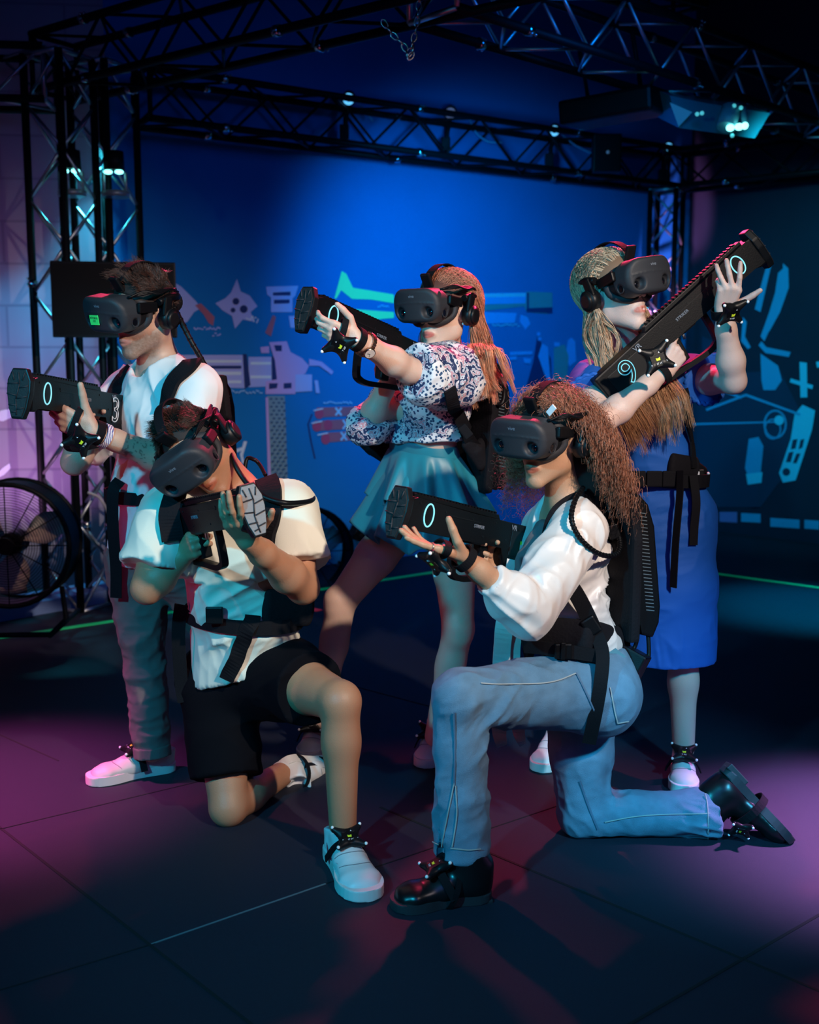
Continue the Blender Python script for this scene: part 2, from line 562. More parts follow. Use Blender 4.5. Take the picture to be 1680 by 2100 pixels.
def castpx(bv, px, py, off=.004):
    r = RAY(px, py).normalized()
    h = bv.ray_cast(Vector((0, 0, CZ)), r)
    if h[0] is None: return None, None
    n = h[1]
    if n.dot(r) > 0: n = -n
    return h[0] + n * off, n


def strap(mb, bv, pix, width, thick=.004, off=.006, n=8):
    """band laid on a surface along image points pix (each may carry a fallback distance)"""
    cur = smooth_pts([Vector((p[0], p[1], 0)) for p in pix], n)
    pts, nr = [], []
    for c in cur:
        a, b = castpx(bv, c.x, c.y, off)
        if a is None: continue
        pts.append(a); nr.append(b)
    if len(pts) < 3: return
    for _ in range(3):
        pts = [pts[0]] + [(pts[i - 1] + pts[i] * 2 + pts[i + 1]) / 4 for i in range(1, len(pts) - 1)] + [pts[-1]]
        nr = [nr[0]] + [(nr[i - 1] + nr[i] * 2 + nr[i + 1]).normalized() for i in range(1, len(nr) - 1)] + [nr[-1]]
    mb.ribbon([p + q * .003 for p, q in zip(pts, nr)], nr, width, thick)
# ================================================================ the room
def noise_node(nt, vec, scale, detail=4):
    nz = nt.nodes.new('ShaderNodeTexNoise'); nz.inputs['Scale'].default_value = scale; nz.inputs['Detail'].default_value = detail
    nt.links.new(vec, nz.inputs['Vector']); return nz.outputs['Fac']


mf = mat('rubber_floor', (.016, .019, .034), .62, spec=.35, bump=(900, .35), var=(260, .6))
A0 = G(310, 1935); dirA = Vector((G(35, 1725) - G(515, 2100)).to_2d().normalized().to_3d())   # seam running away to the left
fl = MB(); fl.box((0, 4, -.05), (26, 22, .1)); floor = fl.build('floor', mf); setp(floor, 'black rubber mat floor', None, kind='structure')
floor['label'] = 'dark speckled rubber mat floor with straight seams'
seam_m = mat('mat_seam', (.004, .005, .008), .9)
seam_l = mat('mat_seam_worn', (.16, .18, .2), .8)
for (a, b, m_, w_) in (((-60, 1650), (560, 2135), seam_m, .008), ((780, 1655), (1760, 2065), seam_m, .008), ((1240, 2130), (1760, 1830), seam_m, .008),
                       ((-60, 2048), (318, 1934), seam_m, .004), ((310, 1936), (668, 1812), seam_l, .005), ((668, 1812), (1180, 1640), seam_m, .004),
                       ((0, 1700), (480, 1585), seam_m, .004), ((120, 1560), (-60, 1480), seam_m, .005), ((700, 1400), (1000, 1480), seam_m, .005)):
    p, q = G(*a, .001), G(*b, .001); d = (q - p).normalized(); s_ = Vector((d.y, -d.x, 0)) * w_ / 2
    mb = MB(); mb.prism([(0, 0), (1, 0)][:0] or [(-w_ / 2, 0), (w_ / 2, 0), (w_ / 2, (q - p).length), (-w_ / 2, (q - p).length)], Vector((d.y, -d.x, 0)), d, p - Vector((0, 0, .003)), (0, 0, .0035))
    o = mb.build('mat_seam', m_, floor)
    o.matrix_parent_inverse = Matrix.Identity(4)

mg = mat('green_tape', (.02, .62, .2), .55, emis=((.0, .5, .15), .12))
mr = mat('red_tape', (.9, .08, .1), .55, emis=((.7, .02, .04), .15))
for (a, b, m_, nm, lb) in (((-60, 1317), (560, 1224), mg, 'floor_tape', 'green tape line on the floor at the left, before the fan and truss column'),
                           ((655, 1209), (1154, 1133), mg, 'floor_tape', 'green tape line on the floor between the centre woman\'s legs'),
                           ((1154, 1133), (1760, 1216), mg, 'floor_tape', 'green tape line on the floor at the right behind the blue dress'),
                           ((615, 1243), (655, 1252), mr, 'floor_tape', 'short red tape mark on the floor beside the kneeling man\'s back')):
    p, q = G(*a, .002), G(*b, .002); d = (q - p).normalized(); w_ = .045
    mb = MB(); mb.prism([(-w_ / 2, 0), (w_ / 2, 0), (w_ / 2, (q - p).length), (-w_ / 2, (q - p).length)], Vector((d.y, -d.x, 0)), d, p - Vector((0, 0, .003)), (0, 0, .004))
    setp(mb.build(nm, m_), lb, 'tape', 'tape lines marking the play area')

# walls
CR = Vector((2.3, 9.25, 0)); LF = Vector((-1.78, 6.7, 0))
mb_ = mat('blue_backdrop', (.010, .21, .58), .85, spec=.12, bump=(40, .05), var=(3, .08))
u_b = (CR - LF).normalized(); n_b = Vector((u_b.y, -u_b.x, 0))       # normal faces the camera
u_r = (Vector((3.2, 8.3, 0)) - CR).normalized(); n_r = Vector((u_r.y, -u_r.x, 0)); n_r = n_r if n_r.y < 0 else -n_r


def wall(name, a, b, h, m, thick=.1):
    d = (b - a); L = d.length; d.normalize(); n = Vector((d.y, -d.x, 0))
    mb = MB(); mb.prism([(0, 0), (L, 0), (L, h), (0, h)], d, (0, 0, 1), a, -n * thick)
    return setp(mb.build(name, m), kind='structure')


wb = wall('wall_back', LF, CR, 4.2, mb_); wb['label'] = 'smooth blue back wall painted with weapon sketches'
mdark = mat('dark_wall', (.010, .016, .04), .7, var=(4, .2))
wr = wall('wall_right', CR, CR + u_r * 4.5, 4.2, mdark); wr['label'] = 'dark right wall painted with cyan robot drawings'
# concrete block wall
mblk = mat('painted_block', (.34, .3, .4), .8, bump=(60, .25), var=(5, .2))
nt = mblk.node_tree; bs = nt.nodes['Principled BSDF']
tc = nt.nodes.new('ShaderNodeTexCoord'); mpn = nt.nodes.new('ShaderNodeMapping'); br = nt.nodes.new('ShaderNodeTexBrick')
mpn.inputs['Rotation'].default_value = (PI / 2, 0, 0)
nt.links.new(tc.outputs['Object'], mpn.inputs['Vector']); nt.links.new(mpn.outputs[0], br.inputs['Vector'])
br.inputs['Scale'].default_value = 1; br.inputs['Brick Width'].default_value = .8; br.inputs['Row Height'].default_value = .245
br.inputs['Mortar Size'].default_value = .008; br.inputs['Color1'].default_value = (.34, .31, .42, 1); br.inputs['Color2'].default_value = (.30, .28, .4, 1)
br.inputs['Mortar'].default_value = (.24, .22, .32, 1)
nt.links.new(br.outputs['Color'], bs.inputs['Base Color'])
bpn = nt.nodes.new('ShaderNodeBump'); bpn.inputs['Strength'].default_value = .25; bpn.inputs['Distance'].default_value = .02; bpn.invert = True
nt.links.new(br.outputs['Fac'], bpn.inputs['Height']); nt.links.new(bpn.outputs[0], bs.inputs['Normal'])
WL0 = Vector((-5.2, 6.35, 0)); wl = wall('wall_left', WL0, LF, 4.2, mblk); wl['label'] = 'painted concrete block wall lit pink and blue'
cb = MB(); cb.box((0, 4, 4.25), (26, 22, .1)); ce = setp(cb.build('ceiling', mat('ceiling_paint', (.012, .018, .045), .9)), kind='structure')
ce['label'] = 'near-black ceiling above the trusses'

# ledges at the foot of the walls
ml = mat('ledge_paint', (.16, .24, .5), .6); mlf = mat('ledge_face', (.02, .03, .09), .7)
for i, (a, b, dp) in enumerate(((G(-60, 1287), G(700, 1150), .28), (G(1290, 1073), G(1800, 1118), .3))):
    d = (b - a); L = d.length; d.normalize(); n = Vector((d.y, -d.x, 0))
    mb = MB(); mb.prism([(0, 0), (dp, 0), (dp, .075), (0, .075)], -n, (0, 0, 1), a, d * L, bev=.004)
    o = setp(mb.build('trim_%d' % (i + 1), ml), kind='structure'); o['label'] = ['low blue ledge along the left wall', 'low blue ledge along the right wall'][i]


# ---- wall paintings
def WB(px, py, off=.006): return onplane(px, py, LF + n_b * off, n_b)
def WR(px, py, off=.006): return onplane(px, py, CR + n_r * off, n_r)
def WLp(px, py, off=.006):
    d = (LF - WL0).normalized(); n = Vector((d.y, -d.x, 0)); return onplane(px, py, WL0 + n * off, n)


def paint(name, parent, fn, items):
    """items: (material, [polygons or (polyline, width)]) drawn in picture order on the wall"""
    mb = MB(); ms = []; lay = 0
    for m_, shapes in items:
        ms.append(m_); mb.mi = len(ms) - 1
        for sh in shapes:
            lay += 1; off = .004 + .0004 * lay
            if isinstance(sh, tuple):
                pl, wd = sh
                for i in range(len(pl) - 1):
                    (x0, y0), (x1, y1) = pl[i], pl[i + 1]; dx, dy = x1 - x0, y1 - y0; l = math.hypot(dx, dy) or 1; nx, ny = -dy / l * wd / 2, dx / l * wd / 2
                    ex, ey = dx / l * wd * .3, dy / l * wd * .3
                    mb.flatpoly([fn(x0 + nx - ex, y0 + ny - ey, off), fn(x1 + nx + ex, y1 + ny + ey, off), fn(x1 - nx + ex, y1 - ny + ey, off), fn(x0 - nx - ex, y0 - ny - ey, off)])
            else:
                mb.flatpoly([fn(x, y, off) for x, y in sh])
    return mb.build(name, ms, parent)


def scrib(x, y, w_, n=10, h_=7, seed=0):
    r = random.Random(seed); return [([(x + w_ * i / n, y + r.uniform(-h_ / 2, h_ / 2)), (x + w_ * (i + .7) / n, y + r.uniform(-h_ / 2, h_ / 2))], 2.2) for i in range(n)]


def circ(x, y, rx, ry=None, n=18): return [(x + rx * math.cos(2 * PI * i / n), y + (ry or rx) * math.sin(2 * PI * i / n)) for i in range(n)]


def ringl(x, y, rx, ry=None, wd=4, n=20): return (circ(x, y, rx, ry, n) + [(x + rx, y)], wd)


lil = mat('mural_lilac', (.45, .5, .95), .8); lil2 = mat('mural_light', (.75, .85, 1.0), .8); brn = mat('mural_brown', (.45, .13, .2), .8)
mau = mat('mural_mauve', (.65, .4, .8), .8); pal = mat('mural_pale', (.4, .7, 1.0), .8); drk = mat('mural_dark', (.008, .03, .16), .8)
neo = mat('mural_green', (.12, .95, .42), .8, emis=((.05, .8, .3), .18)); gry = mat('mural_grey', (.2, .33, .42), .8); red = mat('mural_red', (.55, .07, .17), .8)
bpl = mat('mural_blue', (.1, .42, 1.0), .8)
# axe
paint('painted_axe', wb, WB, [(lil, [[(350, 575), (372, 588), (402, 618), (412, 632), (398, 640), (384, 660), (366, 665), (352, 640), (344, 600)]]), (brn, [[(400, 626), (412, 622), (440, 650), (437, 668), (428, 662), (418, 645)]]),
                              (lil, scrib(398, 674, 55, 11, 6, 1) + scrib(436, 686, 18, 4, 6, 2))])
# throwing star
paint('painted_star', wb, WB, [(lil, [[(486, 572), (494, 598), (512, 606), (528, 628), (514, 640), (522, 660), (498, 655), (482, 674), (476, 648), (456, 636), (442, 622), (462, 612), (474, 600)]]),
                               (drk, [circ(484, 618, 7), circ(500, 634, 8), circ(478, 636, 5)]), (lil2, scrib(505, 655, 26, 6, 14, 3))])
# gadget with wire
paint('painted_gadget', wb, WB, [(lil, [[(546, 588), (612, 586), (606, 606), (600, 612), (600, 640), (556, 640), (556, 610), (548, 604)], [(592, 648), (612, 648), (612, 672), (596, 672)]]), (drk, [[(560, 600), (596, 598), (596, 606), (560, 606)], [(562, 615), (594, 614), (594, 622), (562, 623)]]),
                                 (brn, [[(560, 646), (566, 650), (556, 690), (544, 682)]])])
# green arrow shape
paint('painted_green_blade', wb, WB, [(neo, [[(686, 612), (701, 556), (710, 561), (724, 590), (760, 596), (808, 604), (808, 622), (760, 614), (722, 613), (700, 595), (690, 612)], [(727, 634), (808, 640), (808, 652), (760, 656), (742, 645)]]), (pal, scrib(775, 628, 24, 5, 4, 6))])
# rotary cannon
g = [(lil, [[(352, 728), (504, 728), (504, 796), (352, 792)], [(510, 732), (560, 732), (560, 792), (510, 794)]]), (lil2, [[(352, 738), (495, 738), (495, 744), (352, 744)], [(352, 762), (495, 762), (495, 769), (352, 769)], [(352, 780), (495, 780), (495, 786), (352, 786)], [(514, 742), (556, 742), (556, 748), (514, 748)], [(514, 770), (556, 770), (556, 776), (514, 776)]]),
     (drk, [[(352, 750), (495, 750), (495, 756), (352, 756)], [(498, 726), (506, 726), (514, 790), (502, 798)], [(557, 730), (566, 735), (570, 780), (558, 794)]]),
     (mau, [[(552, 702), (588, 700), (596, 722), (620, 735), (634, 750), (626, 766), (606, 775), (606, 808), (545, 808), (545, 782), (568, 778), (564, 740)], [(534, 712), (552, 710), (552, 724), (536, 724)], [(634, 736), (660, 742), (684, 762), (680, 768), (655, 750), (634, 750)]]),
     (drk, [[(562, 708), (578, 708), (578, 720), (566, 720)], [(552, 786), (570, 786), (568, 796), (552, 798)], [(582, 786), (598, 785), (598, 796), (582, 797)]]), (lil, [[(606, 768), (640, 768), (640, 802), (606, 804)], [(645, 780), (652, 780), (656, 806), (648, 806)]]), (pal, scrib(440, 804, 100, 14, 8, 9))]
paint('painted_rotary_cannon', wb, WB, g)
# bullet belt
belt = [(gry, [[(548, 812), (584, 812), (590, 985), (552, 985)]]), (mau, [[(545, 815), (550, 815), (556, 985), (550, 985)]])]
cells = []
for r_ in range(21):
    for c_ in range(3): cells.append(circ(556 + c_ * 11 + (r_ % 2) * 5 + r_ * .25, 818 + r_ * 8, 3.2, 2.4, 8))
belt.append((mat('mural_belt_dark', (.06, .13, .25), .8), cells)); paint('painted_bullet_belt', wb, WB, belt)
# cartridges
c = [(drk, [([(640, 850), (632, 870), (638, 905), (646, 940)], 3)]), (brn, [[(650, 836), (726, 834), (726, 852), (654, 856)], [(646, 864), (730, 858), (730, 878), (648, 884)], [(660, 888), (730, 884), (730, 902), (662, 908)]]), (red, [circ(655, 848, 9, 11), circ(650, 874, 9, 11), circ(673, 872, 9, 11), circ(668, 900, 9, 11)]),
     (pal, [[(682, 836), (712, 835), (712, 851), (682, 853)]][:0] + [([(689, 837), (700, 851)], 4), ([(700, 837), (689, 851)], 4), ([(704, 862), (716, 879)], 4), ([(716, 862), (704, 879)], 4), ([(700, 887), (711, 902)], 4), ([(711, 887), (700, 902)], 4)] + scrib(664, 826, 60, 9, 5, 12))]
c.append((lil2, [([(644, 842), (662, 838)], 2.5), ([(652, 892), (672, 888)], 2.5), ([(640, 868), (660, 864)], 2.5)]))
paint('painted_cartridges', wb, WB, c)
paint('painted_letters', wb, WB, [(lil2, [[(500, 905), (507, 905), (498, 935), (492, 935)], [(482, 922), (500, 916), (500, 922), (486, 928)], [(496, 925), (502, 950), (496, 950), (492, 930)]]), (lil, [[(470, 924), (476, 926), (474, 932), (468, 930)]])])
# long launcher on the right part of the back wall
paint('painted_launcher', wb, WB, [(bpl, [[(970, 602), (1080, 600), (1080, 622), (970, 625)]]), (pal, [[(975, 603), (1078, 601), (1078, 608), (975, 610)]]), (gry, [[(1080, 598), (1133, 600), (1133, 640), (1122, 644), (1080, 640), (1075, 628), (970, 640), (970, 626), (1078, 622)]]),
                                   (drk, [[(1080, 632), (1133, 630), (1133, 643), (1080, 640)], [(1081, 600), (1085, 600), (1085, 640), (1081, 640)]]), (bpl, [[(980, 640), (1060, 642), (1056, 662), (990, 664)], [(1068, 645), (1082, 650), (1088, 664), (1078, 676), (1066, 660)]]), (pal, scrib(1010, 667, 58, 10, 5, 21)),
                                   (bpl, [[(1046, 722), (1092, 720), (1092, 727), (1046, 729)], [(1046, 732), (1060, 730), (1060, 738), (1046, 738)], [(1074, 734), (1090, 736), (1088, 746), (1076, 744)]])])
paint('painted_wings', wb, WB, [(drk, [[(1102, 690), (1112, 705), (1130, 735), (1132, 800), (1090, 800), (1080, 790), (1094, 740)]]), (bpl, [[(1112, 704), (1124, 712), (1130, 790), (1118, 770), (1104, 730)], [(1137, 702), (1148, 702), (1148, 710), (1137, 710)], [(1165, 698), (1172, 692), (1180, 700), (1182, 740), (1168, 752), (1160, 730)]]),
                                (gry, [[(1136, 714), (1158, 706), (1166, 730), (1162, 800), (1136, 796)]]), (bpl, [circ(1105, 685, 4), circ(1107, 695, 4)])])
# right wall robot scene
cy = mat('mural_cyan', (.03, .42, .72), .8); cy2 = mat('mural_cyan_light', (.1, .72, .95), .8); cyd = mat('mural_cyan_dark', (.010, .035, .085), .8)
rb = [(cyd, [[(1420, 770), (1600, 760), (1650, 860), (1620, 960), (1560, 1040), (1420, 1040)]]), (cy, [[(1572, 545), (1582, 545), (1560, 640), (1548, 634)], [(1596, 560), (1612, 545), (1604, 600), (1586, 660), (1568, 700), (1560, 690), (1578, 640), (1590, 600)], [(1606, 540), (1617, 550), (1618, 590), (1600, 640), (1578, 680), (1572, 676), (1596, 620), (1606, 580)]]),
      (cy, [[(1524, 650), (1532, 660), (1528, 690), (1540, 712), (1534, 716), (1520, 700)], [(1562, 700), (1572, 712), (1622, 722), (1618, 732), (1570, 724), (1556, 708)], [(1560, 725), (1596, 750), (1604, 780), (1590, 800), (1566, 800), (1562, 780)]]),
      (cy2, [[(1640, 742), (1655, 744), (1656, 815), (1642, 815)], [(1622, 776), (1668, 790), (1666, 798), (1620, 784)], [(1674, 742), (1700, 738), (1700, 750), (1676, 754)], [(1646, 830), (1672, 842), (1666, 880), (1650, 930), (1632, 985), (1606, 990), (1598, 970), (1622, 900), (1630, 850)]]),
      (cyd, [[(1626, 902), (1636, 900), (1632, 920), (1622, 922)], [(1642, 902), (1650, 900), (1646, 918), (1638, 922)], [(1618, 928), (1628, 926), (1622, 948), (1612, 948)], [(1634, 930), (1642, 930), (1634, 950), (1626, 950)]] + [circ(1613, 968, 8)]),
      (cy, [[(1536, 900), (1556, 896), (1566, 915), (1560, 972), (1534, 975), (1528, 960)], [(1420, 868), (1590, 864), (1590, 867), (1420, 872)]] + [ringl(1590, 870, 22, 28, 4), ringl(1585, 880, 16, 20, 3)]), (cy2, [circ(1598, 862, 10), [(1530, 972), (1564, 968), (1562, 990), (1534, 994)]]),
      (cyd, [[(1538, 994), (1556, 992), (1556, 1040), (1540, 1040)], [(1440, 690), (1520, 720), (1512, 760), (1440, 760)]]), (cy, [([(1424, 780), (1520, 815)], 5), ([(1450, 840), (1530, 810), (1640, 850)], 5), ([(1480, 700), (1510, 720)], 6)])]
paint('painted_robot_scene', wr, WR, rb)
mur = mat('mural_ledge_speckle', (.45, .2, .5), .8)
paint('painted_skyline', wr, WR, [(mur, [[(1476, 1050), (1512, 1050), (1512, 1072), (1476, 1070)]]), (cy, [[(1520, 1052), (1560, 1054), (1560, 1072), (1520, 1070)], [(1580, 1062), (1640, 1066), (1640, 1084), (1580, 1080)], [(1650, 1066), (1680, 1068), (1680, 1086), (1650, 1084)]])])
paint('painted_marks', wl, WLp, [(lil2, [[(0, 842), (22, 838), (24, 856), (6, 864), (-6, 862)], [(-4, 968), (10, 956), (20, 950), (22, 960), (8, 974), (-4, 980)]])])


# ---------------------------------------------------------------- trusses
M['coupler'] = mat('coupler_steel', (.8, .78, .8), .18, 1)
def truss(name, a, b, label, size=.25, up=(0, 0, 1), m='blackmetal', cellf=1.0, group='lighting trusses', rweb=.0085):
    a, b = Vector(a), Vector(b); d = (b - a); L = d.length; d.normalize()
    upv = Vector(up); upv = (upv - d * upv.dot(d)).normalized(); sd = d.cross(upv); hs = size / 2
    root = thing(name, label, 'truss', a, group)
    cs = [(sd * sx + upv * sz) * hs for sx, sz in ((-1, -1), (1, -1), (1, 1), (-1, 1))]
    for c_ in cs:
        mb = MB(); mb.tube([a + c_, b + c_], .021, 12); mb.build('chord', M['blackmetal'], root)
    n = max(2, int(L / (size * cellf))); mb = MB()
    for i in range(n):
        for k in range(4):
            c0, c1 = cs[k], cs[(k + 1) % 4]
            if (i + k) % 2: c0, c1 = c1, c0
            mb.tube([a + d * L * i / n + c0, a + d * L * (i + 1) / n + c1], rweb, 8)
    mb.build('lattice', M['alu'] if m == 'alu' else M['blackmetal'], root)
    k = .45
    while k < L - .2:          # coupler pins where truss sections join
        for c_ in cs:
            mb = MB(); q_ = a + d * k + c_; mb.cyl(q_ - d * .018, q_ + d * .018, .027, .027, 10); mb.ball(q_ + c_.normalized() * .026, .008, seg=8); mb.ball(q_ + c_.normalized() * .026 + d * .03, .008, seg=8); mb.build('coupler', M['coupler'], root)
        k += 1.35
    for e in (0, 1):
        mb = MB(); o_ = a + d * L * e
        for k in range(4): mb.tube([o_ + cs[k], o_ + cs[(k + 1) % 4]], .014, 8)
        mb.build('end_frame', M['alu'] if m == 'alu' else M['blackmetal'], root)
    return root


TZ = 2.86
def atz(px, py, z=TZ): r = RAY(px, py); return Vector((0, 0, CZ)) + r * ((z - CZ) / r.z)
cl1 = P(150, 900, 6.15); cl2 = P(236, 900, 6.35)
for c_, lb in ((cl1, 'leftmost vertical truss column by the block wall'), (cl2, 'vertical truss column just left of the blue wall, behind the standing man')):
    truss('truss_column', (c_.x, c_.y, .0), (c_.x, c_.y, 3.0), lb, .25, up=(.45, .9, 0), m='alu', group='vertical truss columns')
cr_ = P(1362, 600, 8.75); truss('truss_column', (cr_.x, cr_.y, 0), (cr_.x, cr_.y, 2.7), 'pink-lit truss column in the far right corner behind the blonde woman', .2, up=(.5, .9, 0), m='alu', group='vertical truss columns')
bt0 = P(292, 270, 6.45); bt1 = P(1385, 372, 8.8); bt0.z = bt1.z = 2.86
truss('truss_beam', bt0, bt1, 'long horizontal truss beam across the top of the blue wall', .27)
rt1 = Vector((3.6, 7.7, 2.86)); truss('truss_beam', bt1, rt1, 'horizontal truss beam above the dark right wall', .27)
truss('truss_beam', Vector((-4.2, 6.0, 2.9)), Vector((-1.95, 6.2, 2.9)), 'pink-lit truss beam at the upper left edge', .27, m='alu')
truss('truss_beam', Vector((-1.95, 6.3, 2.98)), Vector((1.1, 4.05, 2.98)), 'dark truss beam slanting overhead from left column to top centre', .29)
truss('truss_beam', Vector((.1, 4.9, 2.98)), Vector((3.3, 7.9, 2.98)), 'dark truss beam slanting overhead from top centre to the right', .29, m='alu')
truss('truss_beam', Vector((-3.2, 3.4, 3.5)), Vector((1.6, 6.6, 3.5)), 'unlit truss beam highest up across the ceiling', .25)


# chains hanging from the truss at the top centre
def chain_obj(pts, label, r=.013, wire=.0032):
    mb = MB(); cur = smooth_pts(pts, 8)
    Ls = [0]
    for i in range(1, len(cur)): Ls.append(Ls[-1] + (cur[i] - cur[i - 1]).length)
    s_ = 0; k = 0; step = r * 2.2
    while s_ < Ls[-1] - step:
        def at(s0):
            for i in range(1, len(cur)):
                if Ls[i] >= s0: t = (s0 - Ls[i - 1]) / max(1e-6, Ls[i] - Ls[i - 1]); return cur[i - 1].lerp(cur[i], t)
            return cur[-1]
        p, q = at(s_), at(s_ + step); t = (q - p).normalized()
        sd = t.cross(Vector((0, 1, 0.2))).normalized() if k % 2 == 0 else t.cross(t.cross(Vector((0, 1, 0.2)))).normalized()
        c_ = (p + q) / 2; lp = []
        for a in range(14):
            an = 2 * PI * a / 14; lp.append(c_ + t * math.sin(an) * r * 1.35 + sd * math.cos(an) * r * .75)
        mb.tube(lp, wire, 6, closed=True); s_ += step; k += 1
    setp(mb.build('hanging_chain', mat('chain_steel', (.6, .5, .5), .25, 1)), label, 'chain', 'chains hanging from the centre truss')


chain_obj([P(862, -30, 4.3), P(856, 40, 4.3), P(846, 90, 4.3), P(832, 128, 4.3)], 'steel chain hanging straight down at the top centre')
chain_obj([P(784, 42, 4.3), P(806, 72, 4.3), P(828, 92, 4.3), P(842, 122, 4.3), P(850, 84, 4.3)], 'steel chain looping from the left into the hanging one')

# ---------------------------------------------------------------- tracking cameras on the back truss
lr = mat('camera_ring_light', (.2, .5, .9), .4, emis=((.12, .55, 1.0), 1.2))
n_ = 0
for (px, py, dd, cab, lb) in ((715, 203, 7.3, ((722, 203), (745, 222), (764, 248)), 'round glowing camera on a post above the blue wall, leftmost of the four'),
                              (924, 232, 7.75, ((935, 228), (958, 235), (975, 270), (1000, 290), (1030, 292)), 'round dim camera with long curved white cable, second from left'),
                              (1137, 268, 8.2, ((1148, 272), (1180, 298), (1220, 318)), 'bright blue round camera third along the back truss'),
                              (1371, 303, 8.7, ((1380, 305), (1388, 325), (1392, 345)), 'bright blue round camera at the right corner of the truss')):
    c_ = P(px, py, dd); root = thing('tracking_camera', lb, 'camera', c_, 'motion tracking cameras on the back truss')
    R = basis(Vector((0, 0, 1.3)) - c_ + Vector((-.3, 0, -1.2)), (0, 0, 1)); f = R[1]
    mb = MB(); mb.cyl(c_ - f * .09, c_, .04, .045, 20); mb.build('camera_body', M['black'], root)
    mb = MB(); mb.tube([c_ + f * .004 + (R[0] * math.cos(a) + R[2] * math.sin(a)) * .027 for a in [2 * PI * i / 24 for i in range(24)]], .0095, 8, closed=True); mb.build('ring_light', lr if n_ != 1 else mat('camera_ring_dim', (.25, .3, .45), .4, emis=((.2, .3, .6), .25)), root)
    mb = MB(); mb.ball(c_ + f * .002, .012, seg=12); mb.build('camera_lens', M['lens'], root)
    mb = MB(); mb.tube([c_ - f * .05 + Vector((0, 0, -.03)), c_ + Vector((-.02, .02, -.12)), c_ + Vector((-.03, .03, -.3))], .016, 8); mb.box(c_ + Vector((-.03, .03, -.2)), (.06, .06, .09), bev=.006); mb.build('mounting_post', M['blackmetal'], root)
    mb = MB(); mb.tube(smooth_pts([c_ - f * .09] + [P(x, y, dd + .15) for x, y in cab], 6), .007, 8); mb.build('cable', mat('grey_cable', (.22, .3, .5), .6), root)
    n_ += 1

# ---------------------------------------------------------------- wall screen, projector, stage light
c_ = P(235, 615, 5.75); Rr = basis((.17, -1, 0), (0, 0, 1)); w_, h_ = .625, .385
tv = thing('flat_screen', 'black switched-off flat screen on the truss columns behind the standing man', 'television', c_)
mb = MB(); mb.box(c_, (w_, .03, h_), R=frame((0, 0, 0), *(-Rr[0], Rr[1], Rr[2])).to_3x3(), bev=.006); mb.build('casing', M['black'], tv)
mb = MB(); mb.box(c_ + Rr[1] * .0155, (w_ - .02, .002, h_ - .025), R=frame((0, 0, 0), *(-Rr[0], Rr[1], Rr[2])).to_3x3()); mb.build('screen', mat('screen_glass', (.002, .002, .003), .5, spec=.15), tv)
mb = MB(); mb.box(c_ - Rr[1] * .17, (.2, .32, .2), R=frame((0, 0, 0), *(-Rr[0], Rr[1], Rr[2])).to_3x3()); mb.build('bracket', M['blackmetal'], tv)

# projector (dark box with small amber lens) and faceted reflector on the right truss
pc = P(1262, 222, 6.2); pj = thing('projector', 'dark ceiling projector hanging under the right truss', 'projector', pc)
Rp = basis((-.5, -.85, -.1), (0, .1, 1)); R3 = frame((0, 0, 0), *Rp).to_3x3()
mb = MB(); mb.box(pc, (.52, .36, .13), R=R3, bev=.02); mb.build('casing', M['black'], pj)
mb = MB(); p_ = P(1322, 187, 6.0); mb.cyl(p_, p_ + Rp[1] * .03, .022, .018, 16); mb.build('projector_lens', mat('amber_lens', (.5, .2, .12), .2, emis=((.6, .22, .12), .25)), pj)
for sx in (-.15, .15): mb = MB(); mb.tube([pc + R3 @ Vector((sx, 0, .06)), pc + R3 @ Vector((sx, .1, .36))], .012, 8); mb.build('bracket', M['blackmetal'], pj)
text_mesh('lettering', 'projector', .03, mat('amber_print', (.4, .2, .2), .5), Matrix.Translation(P(1270, 195, 5.95)) @ Matrix.Rotation(.2, 4, 'Y') @ Matrix.Rotation(PI / 2, 4, 'X') @ Matrix.Rotation(-.5, 4, 'Y'), pj) if False else None

gl = mat('blue_glass_panel', (.04, .35, .42), .22, .3)
q0 = [(1374, 196), (1392, 262), (1548, 284), (1580, 232), (1450, 212)]
rf = thing('stage_light', 'boxy stage light with cyan glowing lamps on the right truss', 'stage light', P(1500, 240, 5.9))
mb = MB(); pp = [P(x, y, 5.9 + (x - 1374) / 600) for x, y in q0]; e_ = Vector((-.05, .3, .12))
mb2 = mb.bm; v1 = [mb2.verts.new(p) for p in pp]; v2 = [mb2.verts.new(p + e_) for p in pp]
mb2.faces.new(v1); mb2.faces.new(v2[::-1])
for i in range(5): mb2.faces.new((v1[i], v2[i], v2[(i + 1) % 5], v1[(i + 1) % 5]))
mb.build('housing', gl, rf)
mb = MB(); tri = [P(1374, 210, 5.88), P(1392, 260, 5.88), P(1420, 230, 5.9)]; mb.flatpoly(tri); mb.build('reflector', mat('reflector_blue', (.06, .3, .6), .2, .6, emis=((.02, .25, .55), .3)), rf)
lampm = mat('stage_lamp_glow', (.3, .9, .9), .4, emis=((.25, 1.0, .95), 3.0))
for (x, y, s_) in ((1498, 262, 10), (1516, 260, 10), (1528, 258, 8)):
    mb = MB(); mb.ball(P(x, y, 5.82), (.022 * s_ / 10, .022, .018), seg=12); mb.build('lamp', lampm, rf)
for (x, y) in ((1506, 217), (1520, 221), (1440, 232), (1430, 234), (1502, 278)):
    mb = MB(); mb.ball(P(x, y, 5.85), .011, seg=8); mb.build('led', mat('stage_led', (.1, .6, .65), .4, emis=((.1, .7, .75), .6)), rf)
mb = MB(); mb.tube([P(1490, 262, 5.86), P(1500, 222, 5.9)], .05, 12); mb.tube([P(1530, 262, 5.86), P(1524, 222, 5.9)], .018, 8); mb.build('yoke', mat('cyan_lit_paint', (.1, .3, .34), .4), rf)
